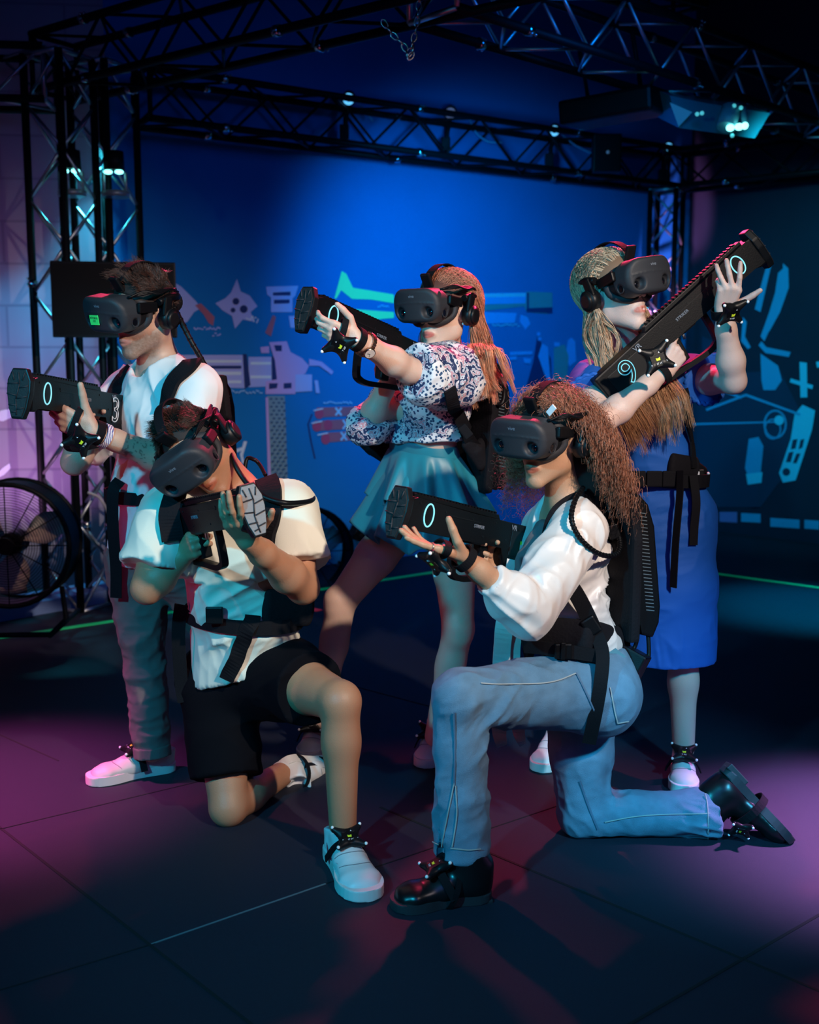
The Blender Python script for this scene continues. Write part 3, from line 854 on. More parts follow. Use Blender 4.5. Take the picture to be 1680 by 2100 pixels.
# lamps behind the left column tops (round heads with light discs)
for (x, y, lb) in ((146, 352, 'round stage lamp inside the top of the leftmost truss column'), (235, 354, 'bright round stage lamp atop the truss column beside the blue wall')):
    c_ = P(x, y, 6.12); rt = thing('column_lamp', lb, 'stage light', c_, 'stage lamps on the left columns')
    mb = MB(); mb.cyl(c_ + Vector((0, 0, .01)), c_ + Vector((0, 0, .11)), .055, .05, 18); mb.build('lamp_body', M['blackmetal'], rt)
    for dx in (-.03, .03):
        mb = MB(); mb.ball(c_ + Vector((dx, -.02, 0)), (.024, .024, .012), seg=12); mb.build('lamp', lampm, rt)
    mb = MB(); mb.cyl(c_ + Vector((0, 0, -.13)), c_ + Vector((0, 0, -.10)), .075, .075, 18); mb.tube([c_ + Vector((-.06, 0, 0)), c_ + Vector((-.06, 0, -.12))], .009, 6); mb.tube([c_ + Vector((.06, 0, 0)), c_ + Vector((.06, 0, -.12))], .009, 6); mb.build('lamp_frame', mat('lamp_frame_grey', (.25, .3, .35), .4, .5), rt)
# small dim fixture with white indicator on back wall
c_ = P(1247, 312, 8.0); rt = thing('wall_speaker', 'small black speaker with white indicator light above the back truss', 'speaker', c_)
mb = MB(); mb.box(c_ + Vector((0, .06, 0)), (.2, .1, .26), bev=.01); mb.build('casing', M['black'], rt); mb = MB(); mb.ball(c_ + Vector((0, -.0, 0)), .013, seg=8); mb.build('indicator', M['led'], rt)


# ---------------------------------------------------------------- drum fans
def fan(c_, fwd, r, label, bladem):
    R = basis(fwd, (0, 0, 1)); rt = thing('drum_fan', label, 'fan', frame(c_, *R), 'black drum fans on the floor')
    ring = lambda rr, y: [Vector((rr * math.cos(a), y, rr * math.sin(a))) for a in [2 * PI * i / 40 for i in range(40)]]
    mb = MB(); mb.tube(ring(r, -.11), .012, 8, closed=True); mb.tube(ring(r, .11), .012, 8, closed=True)
    bm = mb.bm; a_ = [bm.verts.new(v) for v in ring(r, -.11)]; b_ = [bm.verts.new(v) for v in ring(r, .11)]
    for i in range(40): f = bm.faces.new((a_[i], b_[i], b_[(i + 1) % 40], a_[(i + 1) % 40])); f.smooth = True
    mb.build('drum', M['blackmetal'], rt, False)
    mb = MB()
    for k in range(3, 24): mb.tube(ring(r * k / 24, .115 + .02 * (1 - k / 24)), .0014, 4, closed=True)
    for k in range(6):
        a = PI * k / 6; mb.tube([Vector((-r * math.cos(a), .112, -r * math.sin(a))), Vector((r * math.cos(a), .112, r * math.sin(a)))], .003, 5)
    mb.build('grille', M['blackmetal'], rt, False)
    mb = MB(); mb.cyl((0, -.07, 0), (0, .1, 0), .06, .05, 20); mb.build('motor', M['black'], rt, False)
    mb = MB(); mb.cyl((0, .13, 0), (0, .14, 0), .045, .04, 20); mb.build('badge', M['black'], rt, False)
    for k in range(3):
        a0 = 2 * PI * k / 3 - PI / 2 + .1; bm2 = MB(); g_ = []
        for i in range(7):
            rr = .05 + (r * .9 - .05) * i / 6; row = []
            for j in range(5):
                t = (j / 4 - .5); a = a0 + t * (.5 + .45 * math.sin(PI * min(1, i / 5)))
                row.append(bm2.bm.verts.new(Vector((rr * math.cos(a), -.02 + t * .07, rr * math.sin(a)))))
            g_.append(row)
        for i in range(6):
            for j in range(4): f = bm2.bm.faces.new((g_[i][j], g_[i + 1][j], g_[i + 1][j + 1], g_[i][j + 1])); f.smooth = True
        o = bm2.build('blade', bladem, rt, False); md = o.modifiers.new('s', 'SOLIDIFY'); md.thickness = .004
    mb = MB()
    for sx in (-1, 1):
        mb.tube([(sx * r * .75, .0, -r * .75), (sx * r * .8, .0, -r - .09), (sx * r * .8, .25, -r - .1)], .013, 8)
        mb.tube([(sx * r * .8, -.25, -r - .1), (sx * r * .8, .3, -r - .1)], .013, 8)
    mb.tube([(-r * .8, .28, -r - .1), (r * .8, .28, -r - .1)], .013, 8)
    mb.build('stand', M['blackmetal'], rt, False)
    return rt


bl = mat('fan_blade_aluminium', (.8, .68, .6), .4, .0)
fc = P(28, 1112, 5.35); fan(fc, (.05, -1, 0), .3, 'black drum fan at the far left edge with a lit blade', bl)
bl2 = mat('fan_blade_blue_grey', (.2, .3, .5), .5, .2)
f2 = P(628, 1130, 6.75); fan(f2, (.3, -1, .1), .27, 'black drum fan half hidden behind the kneeling man', bl2)
f3 = P(742, 1100, 7.65); fan(f3, (-.5, -.9, .5), .24, 'tilted drum fan behind the skirt of the centre woman', bl2)
# loose cable at the foot of the left columns
mb = MB(); mb.tube(smooth_pts([P(180, 1010, 6.0), P(200, 1018, 6.0), P(212, 1032, 6.0), P(225, 1060, 6.1)], 6), .008, 8); setp(mb.build('loose_cable', mat('pink_lit_cable', (.5, .45, .5), .5)), 'pale cable curling through the left truss columns', 'cable')
# ================================================================ gear (built once in local axes, then copied)
def copy_tree(o, parent=None, mw=None):
    c = o.copy(); COL.objects.link(c)
    if parent is not None: c.parent = parent
    if mw is not None:
        c.matrix_world = mw; MW[c.name] = mw.copy()
    for ch in [x for x in KIDS.get(o.name, [])]: 
        cc = copy_tree(ch, c)
        KIDS.setdefault(c.name, []).append(cc)
    return c


KIDS = {}
def part(mb, name, m, parent):
    o = mb.build(name, m, parent, False) if isinstance(mb, MB) else mesh_obj(name, mb, m, parent, False)
    KIDS.setdefault(parent.name, []).append(o); return o


# ---- headset, in head axes: x wearer's right, y forward, z up, origin between the ears at eye height
def make_headset():
    rt = thing('vr_headset', None, None)
    F = Field()

    def shell(X, Y, Z):
        x = np.abs(X); yy = np.abs(Y - .132 + 2.2 * X * X - .10 * Z) - .0; zz = np.abs(Z - .004)
        hx, hy, hz, rc, re = .091 - .12 * np.abs(Z - .004), .036, .054, .040, .014
        qx = x - hx + rc; qz = zz - hz + rc
        d2 = np.sqrt(np.maximum(qx, 0) ** 2 + np.maximum(qz, 0) ** 2) + np.minimum(np.maximum(qx, qz), 0) - rc
        a = d2 + re; b = yy - hy + re
        return (np.sqrt(np.maximum(a, 0) ** 2 + np.maximum(b, 0) ** 2) + np.minimum(np.maximum(a, b), 0) - re)
    F.func((-.12, .05, -.08), (.12, .20, .08), shell)
    F.add((-.04, .1, 0), (.04, .1, 0), (.046, .036), (.046, .036), side=(0, 0, 1), k=.02)
    F.add((0, .075, -.075), (0, .12, -.058), .028, .022, k=.012, sub=True)
    FY = lambda x, z: .168 - 2.2 * x * x + .10 * z
    for sx in (-1, 1):
        F.add((sx * .053, FY(.053, -.018) + .016, -.018), (sx * .053, FY(.053, -.018) - .004, -.018), .026, .017, k=.004, sub=True)
        F.add((sx * .112, .104, -.022), (sx * .092, .106, -.022), .022, .014, k=.004, sub=True)
    pts = [(x, FY(x, .012) - .0008, .013 - .8 * x * x) for x in np.linspace(-.075, .075, 11)]
    for i in range(10): F.add(pts[i], pts[i + 1], .0022, .0022, k=.002)
    part(F.mesh('visor', .0026, relax=2), 'visor', M['headset'], rt)
    for sx in (-1, 1):
        y0 = FY(.053, -.018); mb = MB(); mb.cyl((sx * .053, y0 - .024, -.018), (sx * .053, y0 - .0165, -.018), .0150, .0135, 20); mb.ball((sx * .053, y0 - .0165, -.018), (.0105, .004, .0105)); part(mb, 'camera_lens', M['lens'], rt)
        mb = MB(); mb.cyl((sx * .076, .107, -.022), (sx * .0835, .1065, -.022), .0115, .010, 16); part(mb, 'camera_lens', M['lens'], rt)
        mb = MB(); mb.tube([(sx * .0842, .1065 + .0135 * math.cos(a), -.022 + .0135 * math.sin(a)) for a in [2 * PI * i / 18 for i in range(18)]], .002, 6, closed=True); part(mb, 'camera_rim', M['gasket'], rt)
    # face gasket: curved cushion around the eyes
    mb = MB(); loop = []
    for i in range(36):
        a = 2 * PI * i / 36; x = .080 * math.copysign(abs(math.cos(a)) ** .75, math.cos(a)); z = -.006 + .050 * math.copysign(abs(math.sin(a)) ** .8, math.sin(a))
        y = .096 - (abs(x) / .080) ** 2 * .050
        if z < 0 and abs(x) < .03: z += .02 * (1 - abs(x) / .03)
        loop.append(Vector((x, y, z)))
    mb.tube(loop, .0125, 10, closed=True); part(mb, 'face_gasket', M['gasket'], rt)
    mb = MB(); bm = mb.bm; a_ = [bm.verts.new(p * 1.0 + Vector((p.x * .06, 0, 0))) for p in loop]; b_ = [bm.verts.new(Vector((p.x * .98, p.y + .035, p.z * .9))) for p in loop]
    for i in range(36): f = bm.faces.new((a_[i], b_[i], b_[(i + 1) % 36], a_[(i + 1) % 36])); f.smooth = True
    part(mb, 'shroud', M['headset_dark'], rt)
    # side arms, headphones, head band
    for sx in (-1, 1):
        mb = MB(); R = Matrix.Rotation(sx * -.1, 3, 'Z') @ Matrix.Rotation(.14, 3, 'X')
        mb.box((sx * .0925, .060, .014), (.014, .082, .030), R=R, bev=.005); part(mb, 'side_arm', M['black'], rt)
        mb = MB(); mb.tube(smooth_pts([(sx * .1, .02, .022), (sx * .098, -.03, .03), (sx * .075, -.085, .02), (sx * .03, -.112, .012)], 5), .011, 8); part(mb, 'side_band', M['black'], rt)
        mb = MB(); mb.box((sx * .108, -.004, .004), (.014, .03, .06), R=Matrix.Rotation(.3, 3, 'X'), bev=.006); part(mb, 'headphone_arm', M['black'], rt)
        mb = MB(); mb.cyl((sx * .088, -.012, -.032), (sx * .118, -.014, -.034), .034, .031, 22); mb.cyl((sx * .118, -.014, -.034), (sx * .124, -.0145, -.0345), .031, .018, 22); part(mb, 'headphone', M['headset_dark'], rt)
    mb = MB(); mb.ball((0, -.112, .0), (.062, .026, .042), seg=20); part(mb, 'rear_pad', M['pad'], rt)
    arc = []; nr = []
    for i in range(22):
        a = math.radians(38 + 142 * i / 21); p = Vector((0, -.012 + .112 * math.cos(a), .022 + .113 * math.sin(a))); arc.append(p); nr.append((p - Vector((0, -.012, .02))).normalized())
    mb = MB(); mb.ribbon(arc, nr, .03, .004); part(mb, 'top_strap', M['web'], rt)
    mb = MB(); mb.box((0, .082, .082), (.034, .012, .05), R=Matrix.Rotation(-.5, 3, 'X'), bev=.004); part(mb, 'strap_holder', M['headset_dark'], rt)
    # cables along the wearer's left temple
    mb = MB()
    for k in range(3):
        mb.tube(smooth_pts([(-.075 - k * .003, .115, .052), (-.1, .07, .055 + k * .004), (-.108 - k * .004, .03, .058 - k * .004), (-.105, -.03, .054), (-.08, -.085, .035)], 5), .0035, 6)
    part(mb, 'cable_bundle', M['black'], rt)
    t = text_mesh('lettering', 'vive', .014, M['textdim'], Matrix.Translation((-.0, .1705, .033)) @ Matrix.Rotation(PI, 4, 'Z') @ Matrix.Rotation(PI / 2 + .1, 4, 'X'), rt, extr=.0008, world=False); KIDS[rt.name].append(t)
    for k_ in KIDS[rt.name]: k_.location.z += .016
    return rt


# ---- toy rifle, x forward (muzzle at x=.64), z up, y to the shooter's left
def make_rifle():
    rt = thing('toy_rifle', None, None)
    def pr(poly, w_, bev=.003): mb = MB(); mb.prism(poly, (1, 0, 0), (0, 0, 1), (0, -w_ / 2, 0), (0, w_, 0), bev); return mb
    body = [(.0, .036), (.36, .036), (.60, .042), (.625, .042), (.625, -.05), (.60, -.05), (.585, -.034), (.36, -.034), (.34, -.045), (.30, -.045), (.285, -.034), (.20, -.034), (.175, -.09), (.015, -.075), (.0, -.06)]
    part(pr(body, .058, .006), 'gun_body', M['black'], rt)
    mb = pr([(.21, .036), (.60, .042), (.60, .052), (.22, .05)], .026, .002)
    for i in range(26): mb.box((.235 + i * .0138, 0, .053), (.007, .024, .006))
    part(mb, 'top_rail', M['black'], rt)
    # hexagonal front plate with tread
    hexa = [(-.020, .062), (.020, .062), (.034, .030), (.034, .0), (.026, -.045), (.016, -.072), (-.016, -.072), (-.026, -.045), (-.034, .0), (-.034, .030)]
    mb = MB(); mb.prism(hexa, (0, 1, 0), (0, 0, 1), (.622, 0, 0), (.022, 0, 0), .004); part(mb, 'front_plate', M['headset_dark'], rt)
    mb = MB(); hx = [(y * .88, z * .92) for y, z in hexa]; mb.prism(hx, (0, 1, 0), (0, 0, 1), (.643, 0, 0), (.004, 0, 0), .001)
    part(mb, 'rubber_pad', M['rubber'], rt)
    mb = MB()
    for (y0, z0, y1, z1) in ((0, .05, .004, .02), (.004, .02, -.004, -.02), (-.004, -.02, 0, -.062), (-.03, .02, .0, .022), (.004, .01, .03, .016), (-.03, -.006, -.004, -.01), (0, -.018, .027, -.012), (-.024, -.035, 0, -.036), (0, -.046, .02, -.042), (-.018, .05, -.012, .03), (.018, .05, .012, .03), (-.014, -.055, 0, -.052)):
        mb.tube([(.648, y0, z0), (.648, y1, z1)], .0019, 5)
    part(mb, 'tread', M['gasket'], rt)
    for sy in (-1, 1):
        mb = MB(); mb.tube([(.548 + .019 * math.cos(a), sy * .0295, .004 + .029 * math.sin(a)) for a in [2 * PI * i / 32 for i in range(32)]], .0021, 8, closed=True); part(mb, 'ring_light', M['ledring'], rt)
        for (x, z) in ((.59, .03), (.48, .022), (.42, -.02), (.36, .02), (.25, .024), (.19, -.015), (.30, -.02), (.13, .02)): mb = MB(); mb.cyl((x, sy * .029, z), (x, sy * .0305, z), .0028, .0028, 8); part(mb, 'screw', M['headset_dark'], rt)
        mb = MB(); mb.box((.40, sy * .0292, .016), (.16, .002, .003)); part(mb, 'groove_trim', M['headset_dark'], rt)
        mb = MB(); mb.box((.1, sy * .0295, -.02), (.13, .003, .07), bev=.001)
        part(mb, 'side_panel', M['headset_dark'], rt)
        Rt = Matrix.Rotation(PI / 2, 4, 'X') if sy < 0 else Matrix.Rotation(PI, 4, 'Z') @ Matrix.Rotation(PI / 2, 4, 'X')
        t = text_mesh('lettering', 'STRIKER', .013, M['textdim'], Matrix.Translation((.325, sy * .0298, .004)) @ Rt, rt, extr=.0004, world=False); KIDS[rt.name].append(t)
        t = text_mesh('lettering', 'VR', .022, M['textdim'], Matrix.Translation((.16, sy * .0312, .022)) @ Rt, rt, extr=.0004, world=False); KIDS[rt.name].append(t)
    mb = MB(); mb.box((.6445, 0, .036), (.004, .008, .026), bev=.001); part(mb, 'front_light', M['text'], rt)
    # grip, trigger, guard loop
    mb = MB(); mb.prism([(.245, -.03), (.285, -.03), (.272, -.115), (.235, -.115)], (1, 0, 0), (0, 0, 1), (0, -.015, 0), (0, .03, 0), .006); part(mb, 'pistol_grip', M['black'], rt)
    mb = MB(); mb.box((.30, 0, -.052), (.008, .008, .024), R=Matrix.Rotation(.3, 3, 'Y'), bev=.002); part(mb, 'trigger', M['metal'], rt)
    lp = smooth_pts([(.385, 0, -.03), (.385, 0, -.05), (.375, 0, -.12), (.36, 0, -.138), (.32, 0, -.142), (.24, 0, -.13), (.16, 0, -.118), (.10, 0, -.09), (.08, 0, -.075)], 4)
    mb = MB(); mb.ribbon(lp, [(0, 1, 0)] * len(lp), .016, .02); part(mb, 'guard_loop', M['black'], rt)
    return rt


# ---- hand / foot tracker: four-armed black puck with marker balls; z outward, y towards fingers
def make_tracker():
    rt = thing('motion_tracker', None, None)
    F = Field(); F.add((0, -.016, 0), (0, .016, 0), (.028, .010), (.028, .010), side=(1, 0, 0), k=.006)
    for sx, sy in ((-1, -1), (1, -1), (1, 1), (-1, 1)):
        F.add((sx * .016, sy * .018, .0), (sx * .034, sy * .030, .004), .0125, .0082, k=.012)
    part(F.mesh('puck', .0022), 'puck', M['headset_dark'], rt)
    mb = MB(); mb.box((0, 0, .0105), (.040, .046, .003), bev=.001); part(mb, 'label_plate', M['black'], rt)
    for sx, sy in ((-1, -1), (1, -1), (1, 1), (-1, 1)):
        mb = MB(); mb.ball((sx * .0385, sy * .0338, .0100), .0046, seg=12); part(mb, 'marker_ball', M['led'], rt)
    mb = MB(); mb.prism([(-.005, .012), (.005, .012), (0, .021)], (1, 0, 0), (0, 1, 0), (0.01, 0, .0118), (0, 0, .0008)); part(mb, 'arrow_mark', M['text'], rt)
    mb = MB(); mb.prism([(-.005, -.003), (.005, -.003), (.006, .005), (0, .003), (-.006, .005)], (1, 0, 0), (0, 1, 0), (0, -.004, .0118), (0, 0, .0008)); part(mb, 'logo_mark', M['yellow'], rt)
    return rt


def tracker_at(o, z, y, label, words, scale=1.0):
    """o centre, z outward normal, y arrow direction"""
    z = Vector(z).normalized(); y = Vector(y); y = (y - z * y.dot(z)).normalized(); x = y.cross(z)
    mw = frame(o, x, y, z) @ Matrix.Scale(scale, 4)
    c = copy_tree(TRK0, None, mw); c.name = 'motion_tracker'; setp(c, label, 'tracker')
    t = text_mesh('lettering', words, .0075, M['text'], Matrix.Translation((0, -.015, .0122)) @ Matrix.Identity(4), None, extr=.0003, world=False); t.parent = c
    return c


# ---- computer backpack: x wearer's right, y outward from the back, z up; origin mid back
def make_backpack():
    rt = thing('computer_backpack', None, None)
    mb = MB(); mb.prism([(-.15, .25), (.15, .25), (.17, .1), (.13, -.22), (-.13, -.22), (-.17, .1)], (1, 0, 0), (0, 0, 1), (0, -.01, 0), (0, .035, 0), .012); part(mb, 'back_panel', M['pad'], rt)
    side = [(.0, .22), (.03, .235), (.062, .20), (.082, .13), (.092, -.12), (.085, -.17), (.06, -.215), (.02, -.2), (.0, -.1)]
    mb = MB(); mb.prism(side, (0, 1, 0), (0, 0, 1), (-.115, .022, 0), (.23, 0, 0), .008); part(mb, 'computer_shell', M['black'], rt)
    for sx in (-1, 1):
        mb = MB()
        for i in range(28):
            z = .175 - i * .0112; y0 = .047 + (.175 - z) * .05
            mb.box((sx * .1155, y0 + .012, z), (.0024, .030, .0028), R=Matrix.Rotation(-.2, 3, 'X'))
        part(mb, 'vent_grille', mat('vent_edge', (.10, .13, .15), .4) if sx > 0 else M['headset_dark'], rt)
    mb = MB(); mb.box((0, .10, .05), (.04, .012, .15), bev=.005); part(mb, 'light_bar', M['headset_dark'], rt)
    return rt


HS0 = make_headset(); GUN0 = make_rifle(); TRK0 = make_tracker(); BP0 = make_backpack()
USED = {}


def take(proto, mw, label, cat, group=None):
    """first use moves the prototype itself, later ones copy it"""
    if proto.name not in USED and proto is not TRK0:
        pass
    c = copy_tree(proto, None, mw); setp(c, label, cat, group); return c


def drop(proto):
    for k in KIDS.get(proto.name, []): drop(k) if k.name in KIDS else bpy.data.objects.remove(k)
    bpy.data.objects.remove(proto)


# ---- shoes
def shoe(owner, heel, toe, up, msole, mup, L=.29, W=.1, H=.085, collar=.055, name='shoe', swoosh=None, tongue=None, boot=False, white_laces=True):
    """heel/toe: ground contact points; up: sole normal"""
    heel, toe, up = Vector(heel), Vector(toe), Vector(up).normalized()
    f = (toe - heel); f = (f - up * f.dot(up)).normalized(); mid = (heel + toe) / 2; heel = mid - f * L / 2
    s_ = f.cross(up).normalized()
    fr = lambda x, y, z: heel + s_ * x + f * y + up * z
    outl = [(0, 0), (.028, .01), (.038, .04), (.037, .1), (.042, .16), (.050, .2), (.048, .245), (.03, .28), (0, .29), (-.032, .28), (-.047, .245), (-.047, .2), (-.036, .15), (-.034, .1), (-.037, .04), (-.028, .01)]
    sc_ = L / .29; ws = W / .1
    op = [(x * ws, y * sc_) for x, y in outl]
    op = [tuple(p[:2]) for p in smooth_pts([Vector((x, y, 0)) for x, y in op], 3, closed=True)]
    F = Field(); k = .014
    F.add(fr(0, .035 * sc_, .04), fr(0, .035 * sc_, H), (.032 * ws, .034), (.034 * ws, .038), side=s_, k=k)
    F.add(fr(0, .05 * sc_, .04), fr(0, .14 * sc_, .04), (.034 * ws, .034), (.037 * ws, .034), side=s_, k=k)
    F.add(fr(0, .14 * sc_, .036), fr(0, .225 * sc_, .030), (.038 * ws, .034), (.045 * ws, .028), side=s_, k=k)
    F.add(fr(0, .225 * sc_, .028), fr(0, .25 * sc_, .026), (.045 * ws, .026), (.038 * ws, .025), side=s_, k=k)
    F.add(fr(0, .07 * sc_, H * .85), fr(0, .17 * sc_, .05), (.028 * ws, .026), (.026 * ws, .022), side=s_, k=k)
    if boot:
        F.add(fr(0, .060 * sc_, .06), fr(0, .068 * sc_, .13), (.044 * ws, .050), (.044 * ws, .050), side=s_, k=.02)
        F.cut(fr(0, .05, .132), up, .15)
    F.cut(fr(0, .1, .018), -up, .3)
    if not boot:
        F.cut(fr(0, .05 * sc_, H + .004), (up - f * .25), .085); F.add(fr(0, .042 * sc_, H), fr(0, .04 * sc_, H + .03), (.027, .030), (.03, .034), side=s_, k=.004, sub=True)
    sh = mesh_obj(name, F.mesh(name, .0045, relax=2), mup, owner)
    mb = MB(); th = .03 if not boot else .024
    mb.prism(op, s_, f, fr(0, 0, .0015), up * th, .004)
    if boot: mb.prism([(x, y) for x, y in [(-.036, .0), (.036, .0), (.038, .07), (-.037, .07)]], s_, f, fr(0, .004, -.012), up * .02, .003)
    mb.build('sole', msole, sh)
    if not boot:
        mb = MB()
        for i in range(5):
            y = (.105 + i * .018) * sc_; z = H * .98 - i * .0075
            mb.tube(smooth_pts([fr(-.022, y, z - .008), fr(0, y + .004, z + .004), fr(.022, y, z - .008)], 4), .0026, 6)
        mb.build('laces', M['lace'] if white_laces else M['web'], sh)
        F = Field(); F.add(fr(0, .085 * sc_, H), fr(0, .065 * sc_, H + .03), (.024, .006), (.026, .005), side=s_, k=.004); mesh_obj('tongue', F.mesh('tongue', .003), tongue or mup, sh)
    else:
        mb = MB()
        for i in range(6):
            y = .115 - i * .006; z = .07 + i * .013
            mb.tube(smooth_pts([fr(-.024, y - .006, z - .004), fr(0, y + .014, z + .004), fr(.024, y - .006, z - .004)], 4), .0026, 6)
        mb.build('laces', M['web'], sh)
    if not boot:
        bvs = bvh_of([sh]); sm = M['shoe_seam']
        for yy, w2 in ((.205, .040), (.165, .030)):
            pl, nl = [], []
            for i in range(13):
                a = -1 + i / 6; h = bvs.ray_cast(fr(a * .044 * ws, (yy - .028 * (1 - a * a) * -1 - .028) * sc_, .14), -up)
                if h[0] is not None: pl.append(h[0] + up * .0006); nl.append(h[1] if h[1].dot(up) > 0 else -h[1])
            if len(pl) > 3: mb = MB(); mb.ribbon(pl, nl, .0022, .0016); mb.build('seam', sm, sh)
    if swoosh:
        bv = bvh_of([sh]); mb = MB()
        for sx in (-1, 1):
            pl = [(.055, .058), (.075, .034), (.11, .032), (.175, .052), (.12, .044), (.085, .046)]
            pts = []
            for y, z in pl:
                o_ = fr(sx * .12, y * sc_, z); h = bv.ray_cast(o_, -s_ * sx); 
                if h[0] is not None: pts.append(h[0] + s_ * sx * .003)
            if len(pts) >= 5: 
                try: mb.flatpoly([p for p in pts]); 
                except Exception: pass
        mb.build('side_mark', swoosh, sh)
    return sh, fr, s_, f, up


M['shoe_seam'] = mat('shoe_seam_grey', (.25, .25, .27), .7)
M['lace'] = mat('lace_white', (.75, .74, .7), .8)
# ================================================================ people
def hframe(c, fwd, up=(0, 0, 1)):
    r, f, u = basis(fwd, up); return frame(c, r, f, u)


def tf(m, p): return m @ Vector(p)


def head_prims(F, m, s=1.0, male=True, neck=None, face='m'):
    """m: head frame"""
    sd = np.array([[m[k][i] for k in range(3)] for i in range(3)])   # rows x,y,z axes
    def e(c, r, k=.012): F.add(tf(m, Vector(c) * s), tf(m, Vector(c) * s), tuple(np.array(r) * s), side=sd, k=k)
    def c_(a, b, ra, rb, k=.01): F.add(tf(m, Vector(a) * s), tf(m, Vector(b) * s), ra * s, rb * s, k=k)
    e((0, -.018, .035), (.074, .094, .082)); e((0, .028, -.018), (.062, .064, .092), .02)
    jw = .043 if male else .038
    for sx in (-1, 1):
        c_((sx * jw, .0, -.066), (sx * .012, .066, -.112), .028, .015, .025)
        c_((sx * .05, -.01, -.01), (sx * jw, .0, -.070), .022, .023, .02)
        e((sx * .041, .062, -.020), (.024, .022, .022), .018)
        e((sx * .075, -.004, -.008), (.008, .018, .030), .006)
        c_((sx * .012, .100, -.030), (sx * .012, .096, -.029), .0085, .0085, .006)
        c_((sx * .020, .080, -.0705), (sx * .004, .0925, -.0670), .0035, .0060, .004)
        c_((sx * .020, .080, -.075), (0, .0915, -.0805), .004, .0075, .004)
    c_((0, .088, .022), (0, .110, -.022), .008, .0115, .012)
    c_((0, .055, -.055), (0, .070, -.072), .030, .019, .022)
    c_((0, .045, -.085), (0, .068, -.110), .030, .0175, .022)
    if face == 'open': F.add(tf(m, Vector((0, .104, -.0740)) * s), tf(m, Vector((0, .088, -.0740)) * s), .0050, .003, k=.002, sub=True)
    if neck is not None:
        a = tf(m, Vector((0, -.025, -.05)) * s)
        rr = .058 if male else .047
        F.add(a, neck, rr * s, rr * 1.05 * s, k=.03)


def limb(F, pts, rads, k=.02):
    F.chain(pts, rads, k=k)


def arm_prims(F, S, E, W_, s=1.0, k=.02):
    S, E, W_ = Vector(S), Vector(E), Vector(W_)
    u = (E - S); l = (W_ - E)
    F.add(S, S + u * .45, .052 * s, .049 * s, k=.03); F.add(S + u * .45, E, .049 * s, .038 * s, k=k)
    F.add(E, E + l * .3, .038 * s, .043 * s, k=k); F.add(E + l * .3, E + l * .75, .043 * s, .030 * s, k=k); F.add(E + l * .75, W_, .030 * s, .0255 * s, k=k)


def leg_prims(F, H, K, A, s=1.0, back=None, k=.02):
    H, K, A = Vector(H), Vector(K), Vector(A); th = K - H; sh = A - K
    b = Vector(back) if back is not None else Vector((0, 0, 0))
    F.add(H, H + th * .5, .084 * s, .073 * s, k=.04); F.add(H + th * .5, K, .073 * s, .054 * s, k=k)
    F.add(K, K + sh * .3, .052 * s, .050 * s, k=k)
    F.add(K + sh * .12 + b * .012, K + sh * .38 + b * .018, .036 * s, .042 * s, k=.025); F.add(K + sh * .38 + b * .018, A, .040 * s, .032 * s, k=.03)
    F.add(K + sh * .3, A, .046 * s, .033 * s, k=k)


def hand_prims(F, W_, fdir, dorsal, s=.92, curls=None, spread=None, thumb=None, side=1, k=.005, cut=None):
    """W_ wrist; fdir direction of the palm; dorsal back of hand; side=+1 thumb on fdir x dorsal side.
    curls: 4 x (a1,a2,a3) degrees; thumb: list of 3 direction vectors in hand axes (x thumb side, y fingers, z back)"""
    W_ = Vector(W_); f = Vector(fdir).normalized(); z = Vector(dorsal); z = (z - f * z.dot(f)).normalized(); x = f.cross(z) * side
    T = lambda v: W_ + (x * v[0] + f * v[1] + z * v[2]) * s
    curls = curls or [(20, 25, 15)] * 4; spread = spread or (6, 2, -2, -7)
    base = [(.028, .082, 0), (.009, .087, .001), (-.010, .083, .0), (-.027, .074, -.002)]
    ln = [(.042, .025, .021), (.046, .029, .022), (.043, .027, .021), (.034, .020, .019)]
    rd = [.0092, .0094, .0090, .0080]
    for b in base: F.add(T((b[0] * .62, .008, 0)), T(b), .0135 * s, .0115 * s, k=.008)
    F.add(T((.02, .03, -.006)), T((-.018, .04, -.006)), .013 * s, .0125 * s, k=.01)
    F.add(T((-.02, .02, -.006)), T((-.024, .06, -.006)), .013 * s, .011 * s, k=.008)
    tips = []
    for i in range(4):
        p = Vector(base[i]); a = 0; sp = math.radians(spread[i])
        for j in range(3):
            a += math.radians(curls[i][j])
            d = Vector((math.sin(sp) * math.cos(a), math.cos(sp) * math.cos(a), -math.sin(a)))
            q = p + d * ln[i][j]
            F.add(T(p), T(q), rd[i] * s * (1 - .07 * j), rd[i] * s * (1 - .07 * (j + 1)), k=.003 if j else .006); p = q
        tips.append((T(p), (x * d.x + f * d.y + z * d.z)))
    th = thumb or [(.75, .6, -.25), (.35, .9, -.2), (.2, .95, -.2)]
    p = Vector((.018, .014, -.008))
    for j, (dv, L_, r0, r1) in enumerate(zip(th, (.046, .034, .027), (.0165, .0115, .0102), (.012, .0105, .0085))):
        q = p + Vector(dv).normalized() * L_; F.add(T(p), T(q), r0 * s, r1 * s, k=.008 if j == 0 else .003); p = q
    tips.append((T(p), None))
    return T, tips


